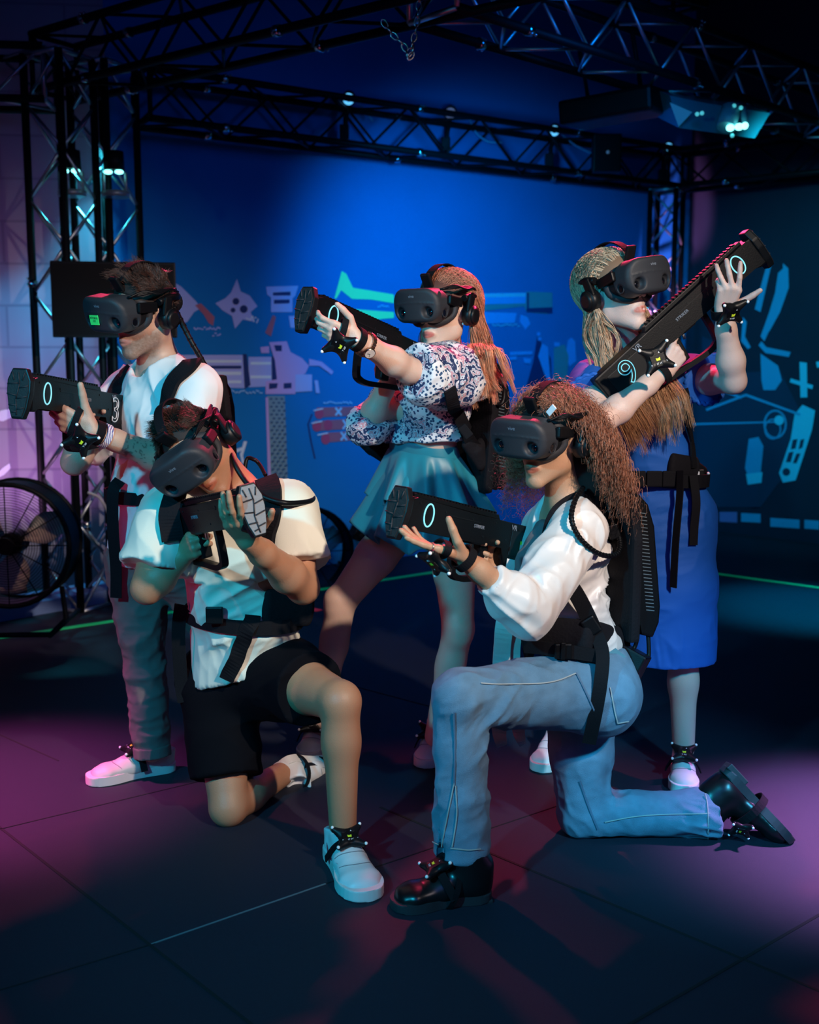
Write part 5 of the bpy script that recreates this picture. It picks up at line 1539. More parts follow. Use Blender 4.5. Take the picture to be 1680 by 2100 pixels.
# ================================================================ 2. kneeling man, front left
def man_kneeling():
    rt = thing('person', 'kneeling man in cream t-shirt and black shorts aiming toward the camera', 'person', G(600, 1750))
    hm = hframe(P(404, 922, 3.06), (-.02, -.90, -.44), (-.60, -.25, .80)); s = 1.02
    nck = P(482, 1004, 3.16); sL = P(592, 1050, 3.10); sR = P(345, 1062, 3.10)
    chs = P(480, 1110, 3.16); wst = P(498, 1235, 3.2); pel = P(505, 1360, 3.26); hL = P(570, 1385, 3.2); hR = P(450, 1400, 3.3)
    kL = P(698, 1438, 2.89); aL = P(703, 1690, 2.89); kR = P(468, 1655, 3.14); aR = P(588, 1582, 3.46)
    eL = P(622, 1206, 3.00); wL = P(508, 1108, 2.74); eR = P(302, 1206, 3.02)
    gm = gun_frame(P(520, 1042, 2.66), P(335, 1072, 3.20), (-.22, 0, 1))
    F = Field(); torso_prims(F, pel, wst, chs, nck, hL, hR, sL, sR, 1.03)
    head_prims(F, hm, s, True, nck)
    arm_prims(F, sL, eL, wL, 1.12); leg_prims(F, hL, kL, aL, 1.02, (0, .5, 0)); leg_prims(F, hR, kR, aR, 1.02)
    T, tp = hand_prims(F, wL, P(458, 1040, 2.62) - wL, (-.25, -1, -.25), .98, curls=[(8, 18, 15), (10, 20, 15), (14, 24, 15), (18, 28, 18)], spread=(5, 1, -2, -5), thumb=[(.8, .5, -.3), (.7, .7, -.2), (.5, .8, -.2)], side=1)
    WR, TR, _ = trigger_hand(F, gm, .98); arm_prims(F, sR, eR, WR, 1.12)
    me = F.mesh('body', .0045)
    # knee cap, calf shading left to light
    paint_skin(me, hm, s, stubble=.25); mesh_obj('body', me, skin_mat('skin_tan_man', (.47, .225, .125)), rt)
    F = Field(); torso_prims(F, pel, wst, chs, nck + (chs - nck) * .12, hL, hR, sL, sR, 1.04, .018)
    tshirt(None, F, sL, eL, .70, .088, .098, extra=.04); tshirt(None, F, sR, eR, .72, .088, .096, extra=.04)
    F.add(pel + Vector((0, 0, .03)), P(500, 1460, 3.24), (.178, .135), (.185, .14), side=hR - hL, k=.03)
    n_ = Vector((.28, -.05, -.95)); F.cut(P(500, 1395, 3.1), n_, .4)
    up = (nck - chs).normalized(); F.add(nck + Vector((0, -.015, .01)), nck + up * .14 + Vector((-.05, -.01, 0)), .076, .09, k=.004, sub=True)
    disp = fsum(folds(.013, 12, (.4, 0, -1), 7, 11, .2), near(folds(.024, 16, (1, 0, .5), 8, 12, .2), P(470, 1240, 3.05), .28), near(folds(.022, 18, (.8, 0, .8), 4, 13), P(480, 1340, 3.05), .2))
    sh = mesh_obj('t_shirt', F.mesh('t_shirt', .0055, disp, 1), cloth_cream, rt)
    F = Field(); th = kL - hL; F.add(hL, hL + th * .62, .115, .108, k=.05); F.cut(hL + th * .56, th + Vector((0, 0, .0)), .16)
    th = kR - hR; F.add(hR, hR + th * .80, .115, .108, k=.05); F.cut(hR + th * .76, th, .16); F.add(hL, hR, .125, .125, k=.05); F.add(pel, pel + Vector((0, 0, .06)), (.165, .12), (.15, .11), side=hR - hL, k=.03)
    mesh_obj('shorts', F.mesh('shorts', .006, fsum(folds(.01, 10, (1, 0, .5), 3, 14)), 1), shorts_m, rt)
    hmat = hair_mat('short_brown_hair', (.07, .036, .028)); skull_cap('scalp', rt, hm, mat('brown_scalp', (.05, .026, .02), .8, attr='Col'), s, grow=.003)
    short_hair('hair', rt, hm, hmat, 8000, .020, s, (.2, .6, .2), 5, rad=.0007)
    wl_ = mat('white_leather', (.74, .74, .74), .45); rw = mat('black_swoosh', (.01, .01, .012), .5); rp = mat('pink_swoosh', (.85, .08, .15), .5)
    o, fr, s_, f, u = shoe(rt, G(690, 1748), G(752, 1846), (0, 0, 1), solew, wl_, .325, .122, .088, swoosh=rp)
    put_foot_tracker(fr, s_, f, u, 'foot tracker on the front white sneaker of the kneeling man', 'RIGHT FOOT')
    # rear shoe: toes on the floor, sole up and back
    hl, te = P(572, 1535, 3.50), P(680, 1590, 3.62); upv = Vector((.45, -.55, -.60))
    o, fr, s_, f, u = shoe(rt, hl, te, upv, solew, wl_, .30, .108, .085, swoosh=rw)
    mb = MB(); 
    for y in (.06, .18): ring_band(mb, fr(0, y, .045), f, s_, .054, .062, .016, .003)
    setp(mb.build('tracker_band', M['web']), 'black elastic bands around the kneeling man\'s rear sneaker', 'strap')
    F = Field(); d = (kR - aR).normalized(); F.add(aR - d * .0, aR + d * .045, .041, .043, k=0); F.cut(aR + d * .035, d, .08); mesh_obj('sock', F.mesh('sock', .004), mat('white_sock', (.7, .7, .7), .9), rt)
    gear_for(hm, 1.03, 'black virtual reality headset tilted sideways on the kneeling man')
    g = take(GUN0, gm, 'black toy rifle with lit-grey rubber front pointed at the camera by the kneeling man', 'toy gun', 'black toy rifles')
    for k_ in KIDS[g.name]:
        if k_.name.startswith('rubber_pad'): k_.data = k_.data.copy(); k_.data.materials[0] = mat('lit_grey_rubber', (.26, .25, .25), .75, bump=(200, .2))  # lighter copy of the dark rubber: light on this pad put into its colour
    mb = MB(); mb.box(gm @ Vector((.06, .031, -.02)), (.02, .001, .05), R=gm.to_3x3()); o = mb.build('yellow_sticker', M['yellow'], None); o.parent = g; o.matrix_parent_inverse = gm.inverted()
    bp = backpack_at(P(505, 1165, 3.34), (.1, 1, .1), 'computer backpack behind the kneeling man')
    bv = bvh_of([sh])
    mb = MB(); strap(mb, bv, [(528, 960), (545, 985), (556, 1010), (556, 1060), (548, 1120)], .064, .014, .008); wstrap(bp, mb, 'shoulder_strap', M['pad'])
    mb = MB(); strap(mb, bv, [(362, 1010), (350, 1060), (352, 1110)], .06, .014, .008); wstrap(bp, mb, 'shoulder_strap', M['pad'])
    mb = MB(); ring_band(mb, P(500, 1262, 3.22), Vector((.04, .0, 1)), hR - hL, .186, .146, .042, .006); wstrap(bp, mb, 'waist_belt', M['web'])
    F = Field(); c_ = P(585, 1250, 3.09); F.add(c_ + Vector((-.05, -.0, 0)), c_ + Vector((.06, .07, -.01)), (.06, .018), (.055, .018), side=(0, 0, 1), k=.01); o = mesh_obj('hip_pad', F.mesh('hip_pad', .004), M['pad']); o.parent = bp; o.matrix_parent_inverse = MW_of(bp).inverted()
    mb = MB(); strap(mb, bv, [(520, 1262), (505, 1300), (484, 1350), (468, 1392)], .045, .004, .010); wstrap(bp, mb, 'strap_tail', M['web'])
    mb = MB(); mb.box(P(440, 1262, 3.06), (.05, .012, .05), bev=.004); wstrap(bp, mb, 'buckle', M['black'])
    mb = MB(); mb.ribbon(smooth_pts([P(372, 1240, 3.16), P(366, 1300, 3.18), P(372, 1400, 3.2), P(378, 1440, 3.2)], 6), [(0, -1, 0)] * 19, .04, .004); wstrap(bp, mb, 'strap_tail', M['web'])
    cable('headset_cable', [hm @ Vector((-.09, .02, .055)), hm @ Vector((-.10, -.05, .05)), P(462, 900, 3.1), P(478, 945, 3.04), P(498, 980, 3.02), P(520, 1005, 3.0), P(548, 1022, 2.98), P(590, 1032, 2.98), P(635, 1028, 3.06), P(642, 1018, 3.14), P(632, 1010, 3.2)], .0075, M['black'], 'black cable from the kneeling man\'s headset looping over his shoulder')
    cable('backpack_cable', [P(500, 1010, 3.3), P(505, 945, 3.34), P(520, 942, 3.34), P(532, 952, 3.34), P(545, 975, 3.3)], .006, M['black'], 'thin black cable arching behind the kneeling man\'s neck')


def put_foot_tracker(fr, s_, f, u, label, words):
    tr = tracker_at(fr(0, .145, .098), u + f * .5, -f, label, words, 1.0)
    pts = smooth_pts([fr(.056, .11, .03), fr(.036, .13, .07), fr(0, .14, .090), fr(-.036, .13, .07), fr(-.056, .11, .03)], 4)
    mb = MB(); mb.ribbon(pts, [(p - fr(0, .12, .03)).normalized() for p in pts], .022, .004)
    o = mb.build('strap', M['web'], None); o.parent = tr; o.matrix_parent_inverse = MW_of(tr).inverted(); return tr


# ================================================================ 3. centre woman, printed blouse, teal skirt
def long_hair(name, owner, hm, ctrl_fn, n, K, m, rad, seed=1, s=1.0, colf=None, hairline=.075):
    Pw, Nw, Pl = scalp_points(hm, n, s, seed, hairline=hairline, grow=.006); r = np.random.default_rng(seed)
    C = ctrl_fn(Pw, Nw, Pl, r); C = spline_np(C, K)
    t = np.linspace(0, 1, K)[None, :, None]
    wv_ = np.stack([vnoise(C.reshape(-1, 3) * 14 + 11 * k) for k in range(3)], 1).reshape(C.shape) - .5
    C = C + wv_ * .012 * t
    rr = rad * (1 - .75 * np.linspace(0, 1, K) ** 2)
    me = tubes_mesh(name, C, rr); strand_colors(me, n, K, 3, colf or (lambda N, Kk: (.7 + .6 * r.random((N, 1, 1))) * np.ones((N, Kk, 3))))
    return mesh_obj(name, me, m, owner)


def skirt_tier(c0, n0, side, rx0, ry0, c1, n1, rx1, ry1, waves, amp, name, m, owner, seed=0, nseg=180, rows=26, inset=0):
    c0, c1, n0, n1 = Vector(c0), Vector(c1), Vector(n0).normalized(), Vector(n1).normalized()
    r = np.random.default_rng(seed); ph = r.random(4) * 6.28; V = []
    for j in range(rows + 1):
        t = j / rows; c = c0.lerp(c1, t); nn = n0.lerp(n1, t).normalized(); sd = Vector(side); sd = (sd - nn * sd.dot(nn)).normalized(); u = nn.cross(sd)
        e = t ** .8; rx = rx0 + (rx1 - rx0) * e; ry = ry0 + (ry1 - ry0) * e
        for i in range(nseg):
            a = 2 * PI * i / nseg
            wv_ = math.sin(waves * a + ph[0] + .6 * math.sin(2 * a + ph[1])) + .35 * math.sin(waves * 2.1 * a + ph[2])
            k = 1 + amp * wv_ * t
            p = c + sd * math.cos(a) * rx * k + u * math.sin(a) * ry * k + nn * (amp * .12 * wv_ * t)
            V.append(p)
    Q = [[j * nseg + i, j * nseg + (i + 1) % nseg, (j + 1) * nseg + (i + 1) % nseg, (j + 1) * nseg + i] for j in range(rows) for i in range(nseg)]
    me = np_mesh(name, np.array(V), np.array(Q)); o = mesh_obj(name, me, m, owner)
    md = o.modifiers.new('thick', 'SOLIDIFY'); md.thickness = .004; md.offset = 0
    return o


def woman_center():
    rt = thing('person', 'standing woman in printed blouse and teal skirt aiming left at the centre', 'person', G(770, 1560))
    hm = hframe(P(908, 638, 3.56), (-.60, -.79, -.06), (.0, 0, 1)); s = .96
    nck = P(915, 722, 3.64); sL = P(968, 775, 3.50); sR = P(848, 782, 3.74)
    chs = P(888, 828, 3.64); wst = P(870, 900, 3.68); pel = P(885, 995, 3.74); hL = P(925, 1050, 3.70); hR = P(842, 1050, 3.80)
    kR = P(700, 1232, 3.80); aR = P(652, 1490, 3.78); kL = P(940, 1290, 3.64); aL = P(893, 1510, 3.66)
    eL = P(838, 760, 3.28); wL = P(730, 694, 3.12); eR = P(754, 872, 3.60)
    gm = gun_frame(P(622, 630, 3.18), P(872, 738, 3.62), (.05, 0, 1))
    F = Field(); torso_prims(F, pel, wst, chs, nck, hL, hR, sL, sR, .92, 0, True)
    head_prims(F, hm, s, False, nck)
    arm_prims(F, sL, eL, wL, .94); leg_prims(F, hR, kR, aR, .98, (.4, .5, 0)); leg_prims(F, hL, kL, aL, .98, (0, .6, 0))
    F.add(kR + Vector((-.02, -.02, .01)), kR + Vector((-.02, -.02, -.02)), .036, .034, k=.03); F.add(kL + Vector((0, -.03, .01)), kL + Vector((0, -.03, -.02)), .036, .034, k=.03)
    T, tp = hand_prims(F, wL, P(650, 672, 3.09) - wL, (-.15, -.93, -.30), .88, curls=[(20, 45, 25), (32, 52, 30), (42, 58, 30), (50, 60, 30)], spread=(4, 1, -2, -5), thumb=[(.85, .5, -.1), (.55, .85, .0), (.45, .9, .0)], side=1)
    WR, TR, _ = trigger_hand(F, gm, .86); arm_prims(F, sR, eR, WR, .94)
    me = F.mesh('body', .0042); paint_skin(me, hm, s, lips=(.75, .28, .28)); mesh_obj('body', me, skin_mat('skin_fair_woman', (.68, .45, .35)), rt)
    # blouse
    F = Field(); torso_prims(F, wst.lerp(pel, .3), wst.lerp(pel, .05), chs, nck + (chs - nck) * .2, wst + (hL - hR) * .6, wst + (hR - hL) * .6, sL, sR, .94, .013, True, traps=False)
    u = eL - sL; F.add(sL, sL + u * .35, .07, .098, k=.03); F.add(sL + u * .35, sL + u * .8, .098, .088, k=.02); F.add(sL + u * .35 + Vector((.02, 0, -.03)), sL + u * .75 + Vector((0, 0, -.03)), .08, .07, k=.02); F.cut(sL + u * .93, u, .14)
    u = eR - sR; F.add(sR, sR + u * .5, .062, .068, k=.03); F.add(sR + u * .5, eR, .068, .066, k=.02); fr_ = WR - eR; F.add(eR, eR + fr_ * .15, .066, .055, k=.02); F.cut(eR + fr_ * .2, fr_, .1)
    F.cut(P(868, 903, 3.66), (0.05, 0, -1), .3); F.add(nck + Vector((-.01, -.03, .0)), nck + Vector((0, 0, .12)), .085, .10, k=.004, sub=True)
    F.add(nck + Vector((-.03, -.06, -.02)), nck + Vector((-.03, -.1, 0)), .06, .07, k=.01, sub=True)
    disp = fsum(folds(.010, 14, (-.6, 0, -.5), 4, 21), near(folds(.016, 18, (-1, 0, -.3), 4, 22), P(900, 790, 3.4), .22))
    sh = mesh_obj('blouse', F.mesh('blouse', .005, disp, 1), pr, rt)
    mb = MB(); uL = (eL - sL); ring_band(mb, sL + uL * .90, uL, (0, 0, 1), .062, .062, .02, .006); mb.build('sleeve_cuff', pr, rt)
    # skirt with waistband and two tiers
    hx = (hR - hL).normalized(); wc = P(868, 920, 3.69)
    skirt_tier(P(868, 905, 3.69), (.10, 0, 1), hx, .119, .092, P(872, 935, 3.70), (.12, 0, 1), .130, .102, 3, 0, 'waistband', teal, rt, 1, 120, 4)
    skirt_tier(P(870, 925, 3.70), (.10, 0, 1), hx, .125, .098, P(880, 1038, 3.74), (.14, 0, 1), .205, .19, 9, .13, 'skirt_tier', teal, rt, 2)
    skirt_tier(P(872, 960, 3.71), (.12, 0, 1), hx, .13, .12, P(866, 1114, 3.77), (.22, 0, 1), .226, .215, 9, .15, 'skirt_tier', teal, rt, 3)
    # hair
    cap = skull_cap('scalp', rt, hm, mat('auburn_scalp', (.2, .07, .05), .7, attr='Col'), s, grow=.008)
    right = np.array((hm.to_3x3() @ Vector((1, 0, 0)))[:]); fwd = np.array((hm.to_3x3() @ Vector((0, 1, 0)))[:]); upn = np.array((hm.to_3x3() @ Vector((0, 0, 1)))[:]); oc = np.array(hm.translation)
    def ctrl(Pw, Nw, Pl, r):
        n = len(Pw); sx = np.sign(Pl[:, 0] + r.normal(size=n) * .02)[:, None]; back = oc - fwd * .07
        p1 = Pw + Nw * .012 - fwd * .035 + sx * right * .012
        p2 = oc + sx * right * (.082 + .012 * r.random((n, 1))) - fwd * (.03 + .07 * r.random((n, 1))) - upn * (.02 + .02 * r.random((n, 1)))
        p3 = p2 + sx * right * .008 - fwd * .012 - upn * .10 + r.normal(size=(n, 3)) * .008
        lf = (sx < 0).astype(float); ci = r.integers(0, 46, n); c4 = r.normal(size=(46, 3))[ci] + r.normal(size=(n, 3)) * .22; c5 = r.normal(size=(46, 3))[ci] * .9 + c4 * .3 + r.normal(size=(n, 3)) * .12
        # locks on the wearer's left fall over the shoulder facing us, the others hang behind
        p4 = lf * (np.array(P(984, 722, 3.44)) + c4 * np.array([.026, .02, .01])) + (1 - lf) * (np.array(P(930, 735, 3.80)) + r.normal(size=(n, 3)) * .02)
        p5 = lf * (np.array(P(1003, 795, 3.46)) + c5 * np.array([.034, .02, .030])) + (1 - lf) * (np.array(P(950, 830, 3.86)) + r.normal(size=(n, 3)) * .03)
        return np.stack([Pw, p1, p2, p3, p4, p5], 1)
    rr = np.random.default_rng(5)
    def colf(N, Kk):
        t = np.linspace(0, 1, Kk)[None, :, None]; a = np.array([.55, .32, .28])[None, None, :]; b = np.array([1.5, 1.25, 1.0])[None, None, :]
        return (a * (1 - t) + b * t) * (.35 + 1.2 * rr.random((N, 1, 1)))
    long_hair('hair', rt, hm, ctrl, 3600, 22, hair_mat('ombre_hair', (.56, .30, .20)), .0011, 8, s, colf)
    # shoes
    wl_ = mat('white_canvas', (.7, .72, .72), .5)
    o, fr, s_, f, u = shoe(rt, G(652, 1514), G(630, 1562), (0, 0, 1), solew, wl_, .25, .092, .08); put_foot_tracker(fr, s_, f, u, 'foot tracker on the centre woman\'s sneaker behind the kneeling man', 'RIGHT FOOT')
    o, fr, s_, f, u = shoe(rt, G(893, 1530), G(872, 1574), (0, 0, 1), solew, wl_, .25, .092, .08); put_foot_tracker(fr, s_, f, u, 'foot tracker on the centre woman\'s sneaker beside the jeans leg', 'LEFT FOOT')
    gear_for(hm, .97, 'black virtual reality headset on the red-haired centre woman')
    take(GUN0, gm, 'black toy rifle raised to the left by the centre woman', 'toy gun', 'black toy rifles')
    tk = tracker_at(P(697, 706, 3.0), (-.05, -.85, -.45), P(640, 690, 2.98) - P(720, 708, 3.05), 'hand tracker with white marker ball on the centre woman\'s wrist', 'LEFT HAND', 1.0)
    f_ = (wL - eL).normalized(); mb = MB(); ring_band(mb, wL - f_ * .004, f_, (0, 0, 1), .033, .030, .022); ring_band(mb, T((.002, .05, -.004)), (T((0, .08, 0)) - T((0, 0, 0))).normalized(), (T((.04, 0, 0)) - T((0, 0, 0))).normalized(), .044, .025, .018)
    o = mb.build('strap', M['web'], None); o.parent = tk; o.matrix_parent_inverse = MW_of(tk).inverted()
    # wrist watch
    wc = wL - f_ * .042; out = Vector((0, -.9, -.42)); out = (out - f_ * out.dot(f_)).normalized()
    rtw = thing('wrist_watch', 'rose gold wrist watch on the centre woman\'s forearm', 'watch', wc)
    mb = MB(); sdw = out.cross(f_)
    for i in range(26):
        a = 2 * PI * i / 26; p = wc + (out * math.cos(a) * .034 + sdw * math.sin(a) * .036); mb.box(p, (.0075, .014, .004), R=frame((0, 0, 0), (sdw * math.cos(a) - out * math.sin(a)), f_, (out * math.cos(a) + sdw * math.sin(a))).to_3x3(), bev=.001)
    mb.build('bracelet_band', M['gold'], rtw); mb = MB(); mb.cyl(wc + out * .031, wc + out * .041, .0175, .0165, 28); mb.build('case', M['gold'], rtw); mb = MB(); mb.cyl(wc + out * .0405, wc + out * .0415, .0145, .0145, 28); mb.build('dial', mat('watch_dial', (.8, .78, .75), .3), rtw)
    mb = MB(); mb.tube([wc + out * .0418, wc + out * .0418 + f_ * .008 + sdw * .003], .0006, 5); mb.tube([wc + out * .0418, wc + out * .0418 - f_ * .005 + sdw * .009], .0006, 5); mb.build('hands', M['ink'], rtw)
    mb = MB(); mb.ball(hm @ Vector((-.078, .0, -.042)), .0045, seg=10); setp(mb.build('earring', M['white']), 'small pearl earring of the centre woman', 'earring')
    fw = Vector((-.62, -.78, 0)); bp = backpack_at(P(958, 880, 3.72), (.85, .5, 0), 'computer backpack behind the centre woman, between the two women', sc_=.95)
    bv = bvh_of([sh]); mb = MB(); strap(mb, bv, [(918, 795), (925, 820), (938, 850), (955, 885)], .040, .008, .008); wstrap(bp, mb, 'shoulder_strap', M['pad'])
    mb = MB(); mb.ribbon(smooth_pts([P(936, 838, 3.50), P(948, 870, 3.52), P(962, 900, 3.56), P(985, 925, 3.62)], 5), [(0, -1, 0)] * 16, .036, .008); mb.box(P(955, 885, 3.49), (.045, .014, .03), R=Matrix.Rotation(.9, 3, 'Y'), bev=.004); wstrap(bp, mb, 'chest_strap', M['web'])
    F = Field(); F.add(P(742, 880, 3.82), P(775, 905, 3.80), (.05, .02), (.06, .02), side=(0, 0, 1), k=.01); F.add(P(775, 905, 3.80), P(800, 940, 3.82), (.06, .02), (.03, .02), side=(0, 0, 1), k=.01); o = mesh_obj('hip_pad', F.mesh('hip_pad', .005), M['pad']); o.parent = bp; o.matrix_parent_inverse = MW_of(bp).inverted()
    F = Field(); F.add(P(985, 915, 3.62), P(995, 960, 3.66), (.05, .02), (.04, .02), side=(0, 0, 1), k=.01); F.add(P(960, 905, 3.58), P(990, 950, 3.62), (.03, .016), (.03, .016), side=(0, 0, 1), k=.01); o = mesh_obj('hip_pad', F.mesh('hip_pad', .005), M['pad']); o.parent = bp; o.matrix_parent_inverse = MW_of(bp).inverted()
    mb = MB(); mb.box(P(1006, 978, 3.66), (.055, .05, .075), R=Matrix.Rotation(.3, 3, 'Y') @ Matrix.Rotation(.5, 3, 'Z'), bev=.006); wstrap(bp, mb, 'battery_box', M['black'])
    cable('headset_cable', [P(990, 770, 3.62), P(1005, 800, 3.6), P(1022, 828, 3.58), P(1032, 822, 3.58), P(1034, 795, 3.6), P(1028, 770, 3.65)], .0075, M['black'], 'black cable loop hanging below the centre woman\'s red hair tips')


# ================================================================ 4. kneeling woman, satin blouse, jeans
def woman_kneeling():
    rt = thing('person', 'kneeling curly-haired woman in white satin blouse and blue jeans', 'person', G(1100, 1780))
    hm = hframe(P(1126, 897, 2.96), (-.66, -.74, -.10), (.05, 0, 1)); s = .97
    nck = P(1160, 1025, 3.02); sL = P(1188, 1082, 2.90); sR = P(1120, 1085, 3.16)
    chs = P(1165, 1130, 3.04); wst = P(1168, 1265, 3.04); pel = P(1205, 1380, 3.02); hL = P(1222, 1418, 2.93); hR = P(1190, 1425, 3.10)
    kL = P(942, 1425, 2.70); aL = P(948, 1735, 2.69); kR = P(1195, 1668, 3.07); aR = P(1462, 1668, 3.06)
    eL = P(1082, 1252, 2.76); wL = P(950, 1143, 2.66); eR = P(1075, 1230, 3.10)
    gm = gun_frame(P(812, 1046, 2.70), P(1105, 1112, 3.20), (.06, 0, 1))
    F = Field(); torso_prims(F, pel, wst, chs, nck, hL, hR, sL, sR, .92, 0, True)
    head_prims(F, hm, s, False, nck); arm_prims(F, sL, eL, wL, .92); leg_prims(F, hL, kL, aL, .9); leg_prims(F, hR, kR, aR, .9)
    T, tp = hand_prims(F, wL, P(850, 1112, 2.62) - wL, (-.34, -.22, -.90), .98, curls=[(-2, 6, 5), (4, 10, 8), (9, 14, 10), (14, 18, 12)], spread=(0, -1, -2, -3), thumb=[(.5, .62, -.45), (.1, .62, -.7), (.0, .62, -.75)], side=1)
    WR, TR, _ = trigger_hand(F, gm, .86); arm_prims(F, sR, eR, WR, .92)
    me = F.mesh('body', .0042); paint_skin(me, hm, s, lips=(.7, .32, .3)); mesh_obj('body', me, skin_mat('skin_warm_brown', (.50, .27, .16)), rt)
    F = Field(); torso_prims(F, wst.lerp(pel, .5), wst, chs, nck + (chs - nck) * .1, wst.lerp(hL, .5), wst.lerp(hR, .5), sL, sR, .95, .014, True, traps=True)
    u = eL - sL; F.add(sL, sL + u * .5, .070, .072, k=.03); F.add(sL + u * .5, eL, .072, .070, k=.02); w2 = wL - eL
    F.add(eL, eL + w2 * .25, .070, .064, k=.015); F.add(eL + w2 * .25, eL + w2 * .50, .064, .040, k=.015); F.add(eL + w2 * .5, eL + w2 * .66, .043, .045, k=.008); F.cut(eL + w2 * .60, w2, .08)
    u = eR - sR; F.add(sR, eR, .066, .066, k=.02); w3 = WR - eR; F.add(eR, eR + w3 * .6, .06, .042, k=.02); F.cut(eR + w3 * .6, w3, .08)
    F.cut(P(1165, 1305, 3.04), (-.1, 0, -1), .3); F.add(nck + Vector((-.06, -.03, -.03)), nck + Vector((-.04, -.02, .12)), .065, .085, k=.004, sub=True)
    ul = Vector(u).normalized()
    disp = fsum(folds(.008, 15, (-.5, 0, -.8), 5, 31, .2), near(folds(.024, 15, (-1, 0, .75), 7, 32, .2), (eL + w2 * .2), .2), near(folds(.022, 20, (-1, 0, -.3), 8, 33, .2), P(1230, 1210, 2.98), .22), near(folds(.018, 15, (-.6, 0, -1), 7, 34, .2), P(1130, 1150, 2.8), .17), near(folds(.022, 24, (-.5, 0, -1), 8, 35, .1), sL + Vector((0, -.04, -.03)), .13))
    sh = mesh_obj('blouse', F.mesh('blouse', .005, disp, 1), satin, rt)
    # jeans
    F = Field(); b_ = .105
    F.add(hL, hL.lerp(kL, .5), .112, .093, k=.05); F.add(hL.lerp(kL, .5), kL + Vector((.01, 0, -.008)), .093, .074, k=.02); F.add(kL, kL.lerp(aL, .35), .068, .066, k=.02); F.add(kL.lerp(aL, .35), aL + Vector((0, 0, -.02)), .066, .073, k=.02)
    F.add(hR, hR.lerp(kR, .5), .108, .09, k=.05); F.add(hR.lerp(kR, .5), kR, .09, .072, k=.02); F.add(kR, kR.lerp(aR, .4), .066, .062, k=.02); F.add(kR.lerp(aR, .4), aR + (aR - kR).normalized() * .03, .062, .070, k=.02)
    F.add(pel + Vector((.0, -.01, .02)), hL + Vector((.012, .0, -.01)), .112, .108, k=.05); F.add(hR + Vector((.02, 0, 0)), hR, .11, .11, k=.05); F.add(pel, wst.lerp(pel, .45), (.150, .115), (.128, .10), side=hR - hL, k=.04)
    F.cut(aL + Vector((0, 0, -.022)), (0, 0, -1), .15); F.cut(aR + (aR - kR).normalized() * .01, aR - kR, .15); F.cut(wst.lerp(pel, .45), (0, 0, 1), .3)
    F.cut(P(1195, 1725, 3.07) * 1.0, (0, 0, -1), .02) 
    F.add(P(918, 1615, 2.66), P(912, 1760, 2.66), .002, .020, k=.004, sub=True)
    disp = fsum(folds(.005, 18, (1, .2, .3), 4, 41, .2), near(folds(.022, 22, (.7, 0, .6), 8, 42, .2), kL + Vector((.06, 0, -.05)), .18), near(folds(.022, 24, (.6, 0, -.7), 8, 43, .2), kR + Vector((.04, -.02, .04)), .17), near(folds(.020, 26, (1, 0, -.4), 3, 44), aR, .2), near(folds(.012, 16, (-.3, 0, 1), 3, 45), P(1160, 1400, 2.9), .2), near(folds(.016, 20, (.7, 0, .7), 5, 46, .2), aL + Vector((0, 0, .12)), .2))
    jn = mesh_obj('jeans', F.mesh('jeans', .0055, disp, 1), denim, rt)
    bvj = bvh_of([jn]); stm = mat('jeans_stitching', (.42, .42, .40), .8); sd_ = mat('jeans_seam', (.09, .15, .23), .8)
    for pth, m_, w_ in (([(985, 1402), (1060, 1404), (1130, 1400), (1180, 1382)], stm, .003), ([(1180, 1380), (1200, 1420), (1222, 1465)], sd_, .004), ([(933, 1460), (934, 1540), (932, 1610)], sd_, .004), ([(1250, 1410), (1258, 1450), (1266, 1482)], stm, .003), ([(1266, 1482), (1288, 1478)], stm, .003),
                        ([(1190, 1600), (1205, 1650), (1225, 1700)], sd_, .004), ([(1240, 1685), (1320, 1672), (1455, 1668)], stm, .003), ([(1448, 1628), (1452, 1680), (1452, 1724)], stm, .003), ([(932, 1605), (922, 1660), (908, 1735)], stm, .003), ([(935, 1610), (938, 1670), (928, 1735)], stm, .003), ([(925, 1738), (960, 1742), (984, 1740)], stm, .003), ([(880, 1722), (900, 1730)], stm, .003)):
        mb = MB(); strap(mb, bvj, pth, w_, .0015, .001, 8)
        if len(mb.bm.verts): o = mb.build('seam', m_, None); o.parent = jn
    # hair: curly volume
    scm = mat('dark_curl_base', (.035, .016, .014), .8, attr='Col')
    def ex(F):
        for (x, y, d, r_) in ((1180, 950, 3.04, .075), (1215, 985, 3.04, .07), (1195, 945, 3.1, .08), (1225, 950, 3.06, .05)): F.add(P(x, y, d), P(x, y, d), r_ * .85, k=.03)
    cap = skull_cap('hair_volume', rt, hm, scm, s, grow=.012, extra=ex)
    r = np.random.default_rng(9); N = 6000; K = 60
    Pw, Nw, Pl = scalp_points(hm, N, s, 12, grow=.012, hairline=.085)
    right = np.array((hm.to_3x3() @ Vector((1, 0, 0)))[:]); fwd = np.array((hm.to_3x3() @ Vector((0, 1, 0)))[:])
    lenf = .035 + .215 * np.clip((.085 - Pl[:, 2]) / .10, 0, 1) * np.clip((.05 - Pl[:, 1]) / .06, .1, 1)
    lenf = lenf * (.55 + .6 * r.random(N))
    outd = Nw * 1.0 - fwd * .45; outd[:, 2] *= .5; outd /= np.linalg.norm(outd, axis=1)[:, None]
    t = np.linspace(0, 1, K)[None, :, None]
    bL = outd[:, None, :] * (t * 1.12 * (1 - .45 * t)) + np.array([.0, 0, -1.0])[None, None, :] * (t ** 1.7 * .66)
    bL[..., 2] *= np.where(Pl[:, 2] > .07, .45, 1)[:, None]
    Cv = Pw[:, None, :] + bL * lenf[:, None, None] + (r.normal(size=(N, 1, 3)) * .016) * t
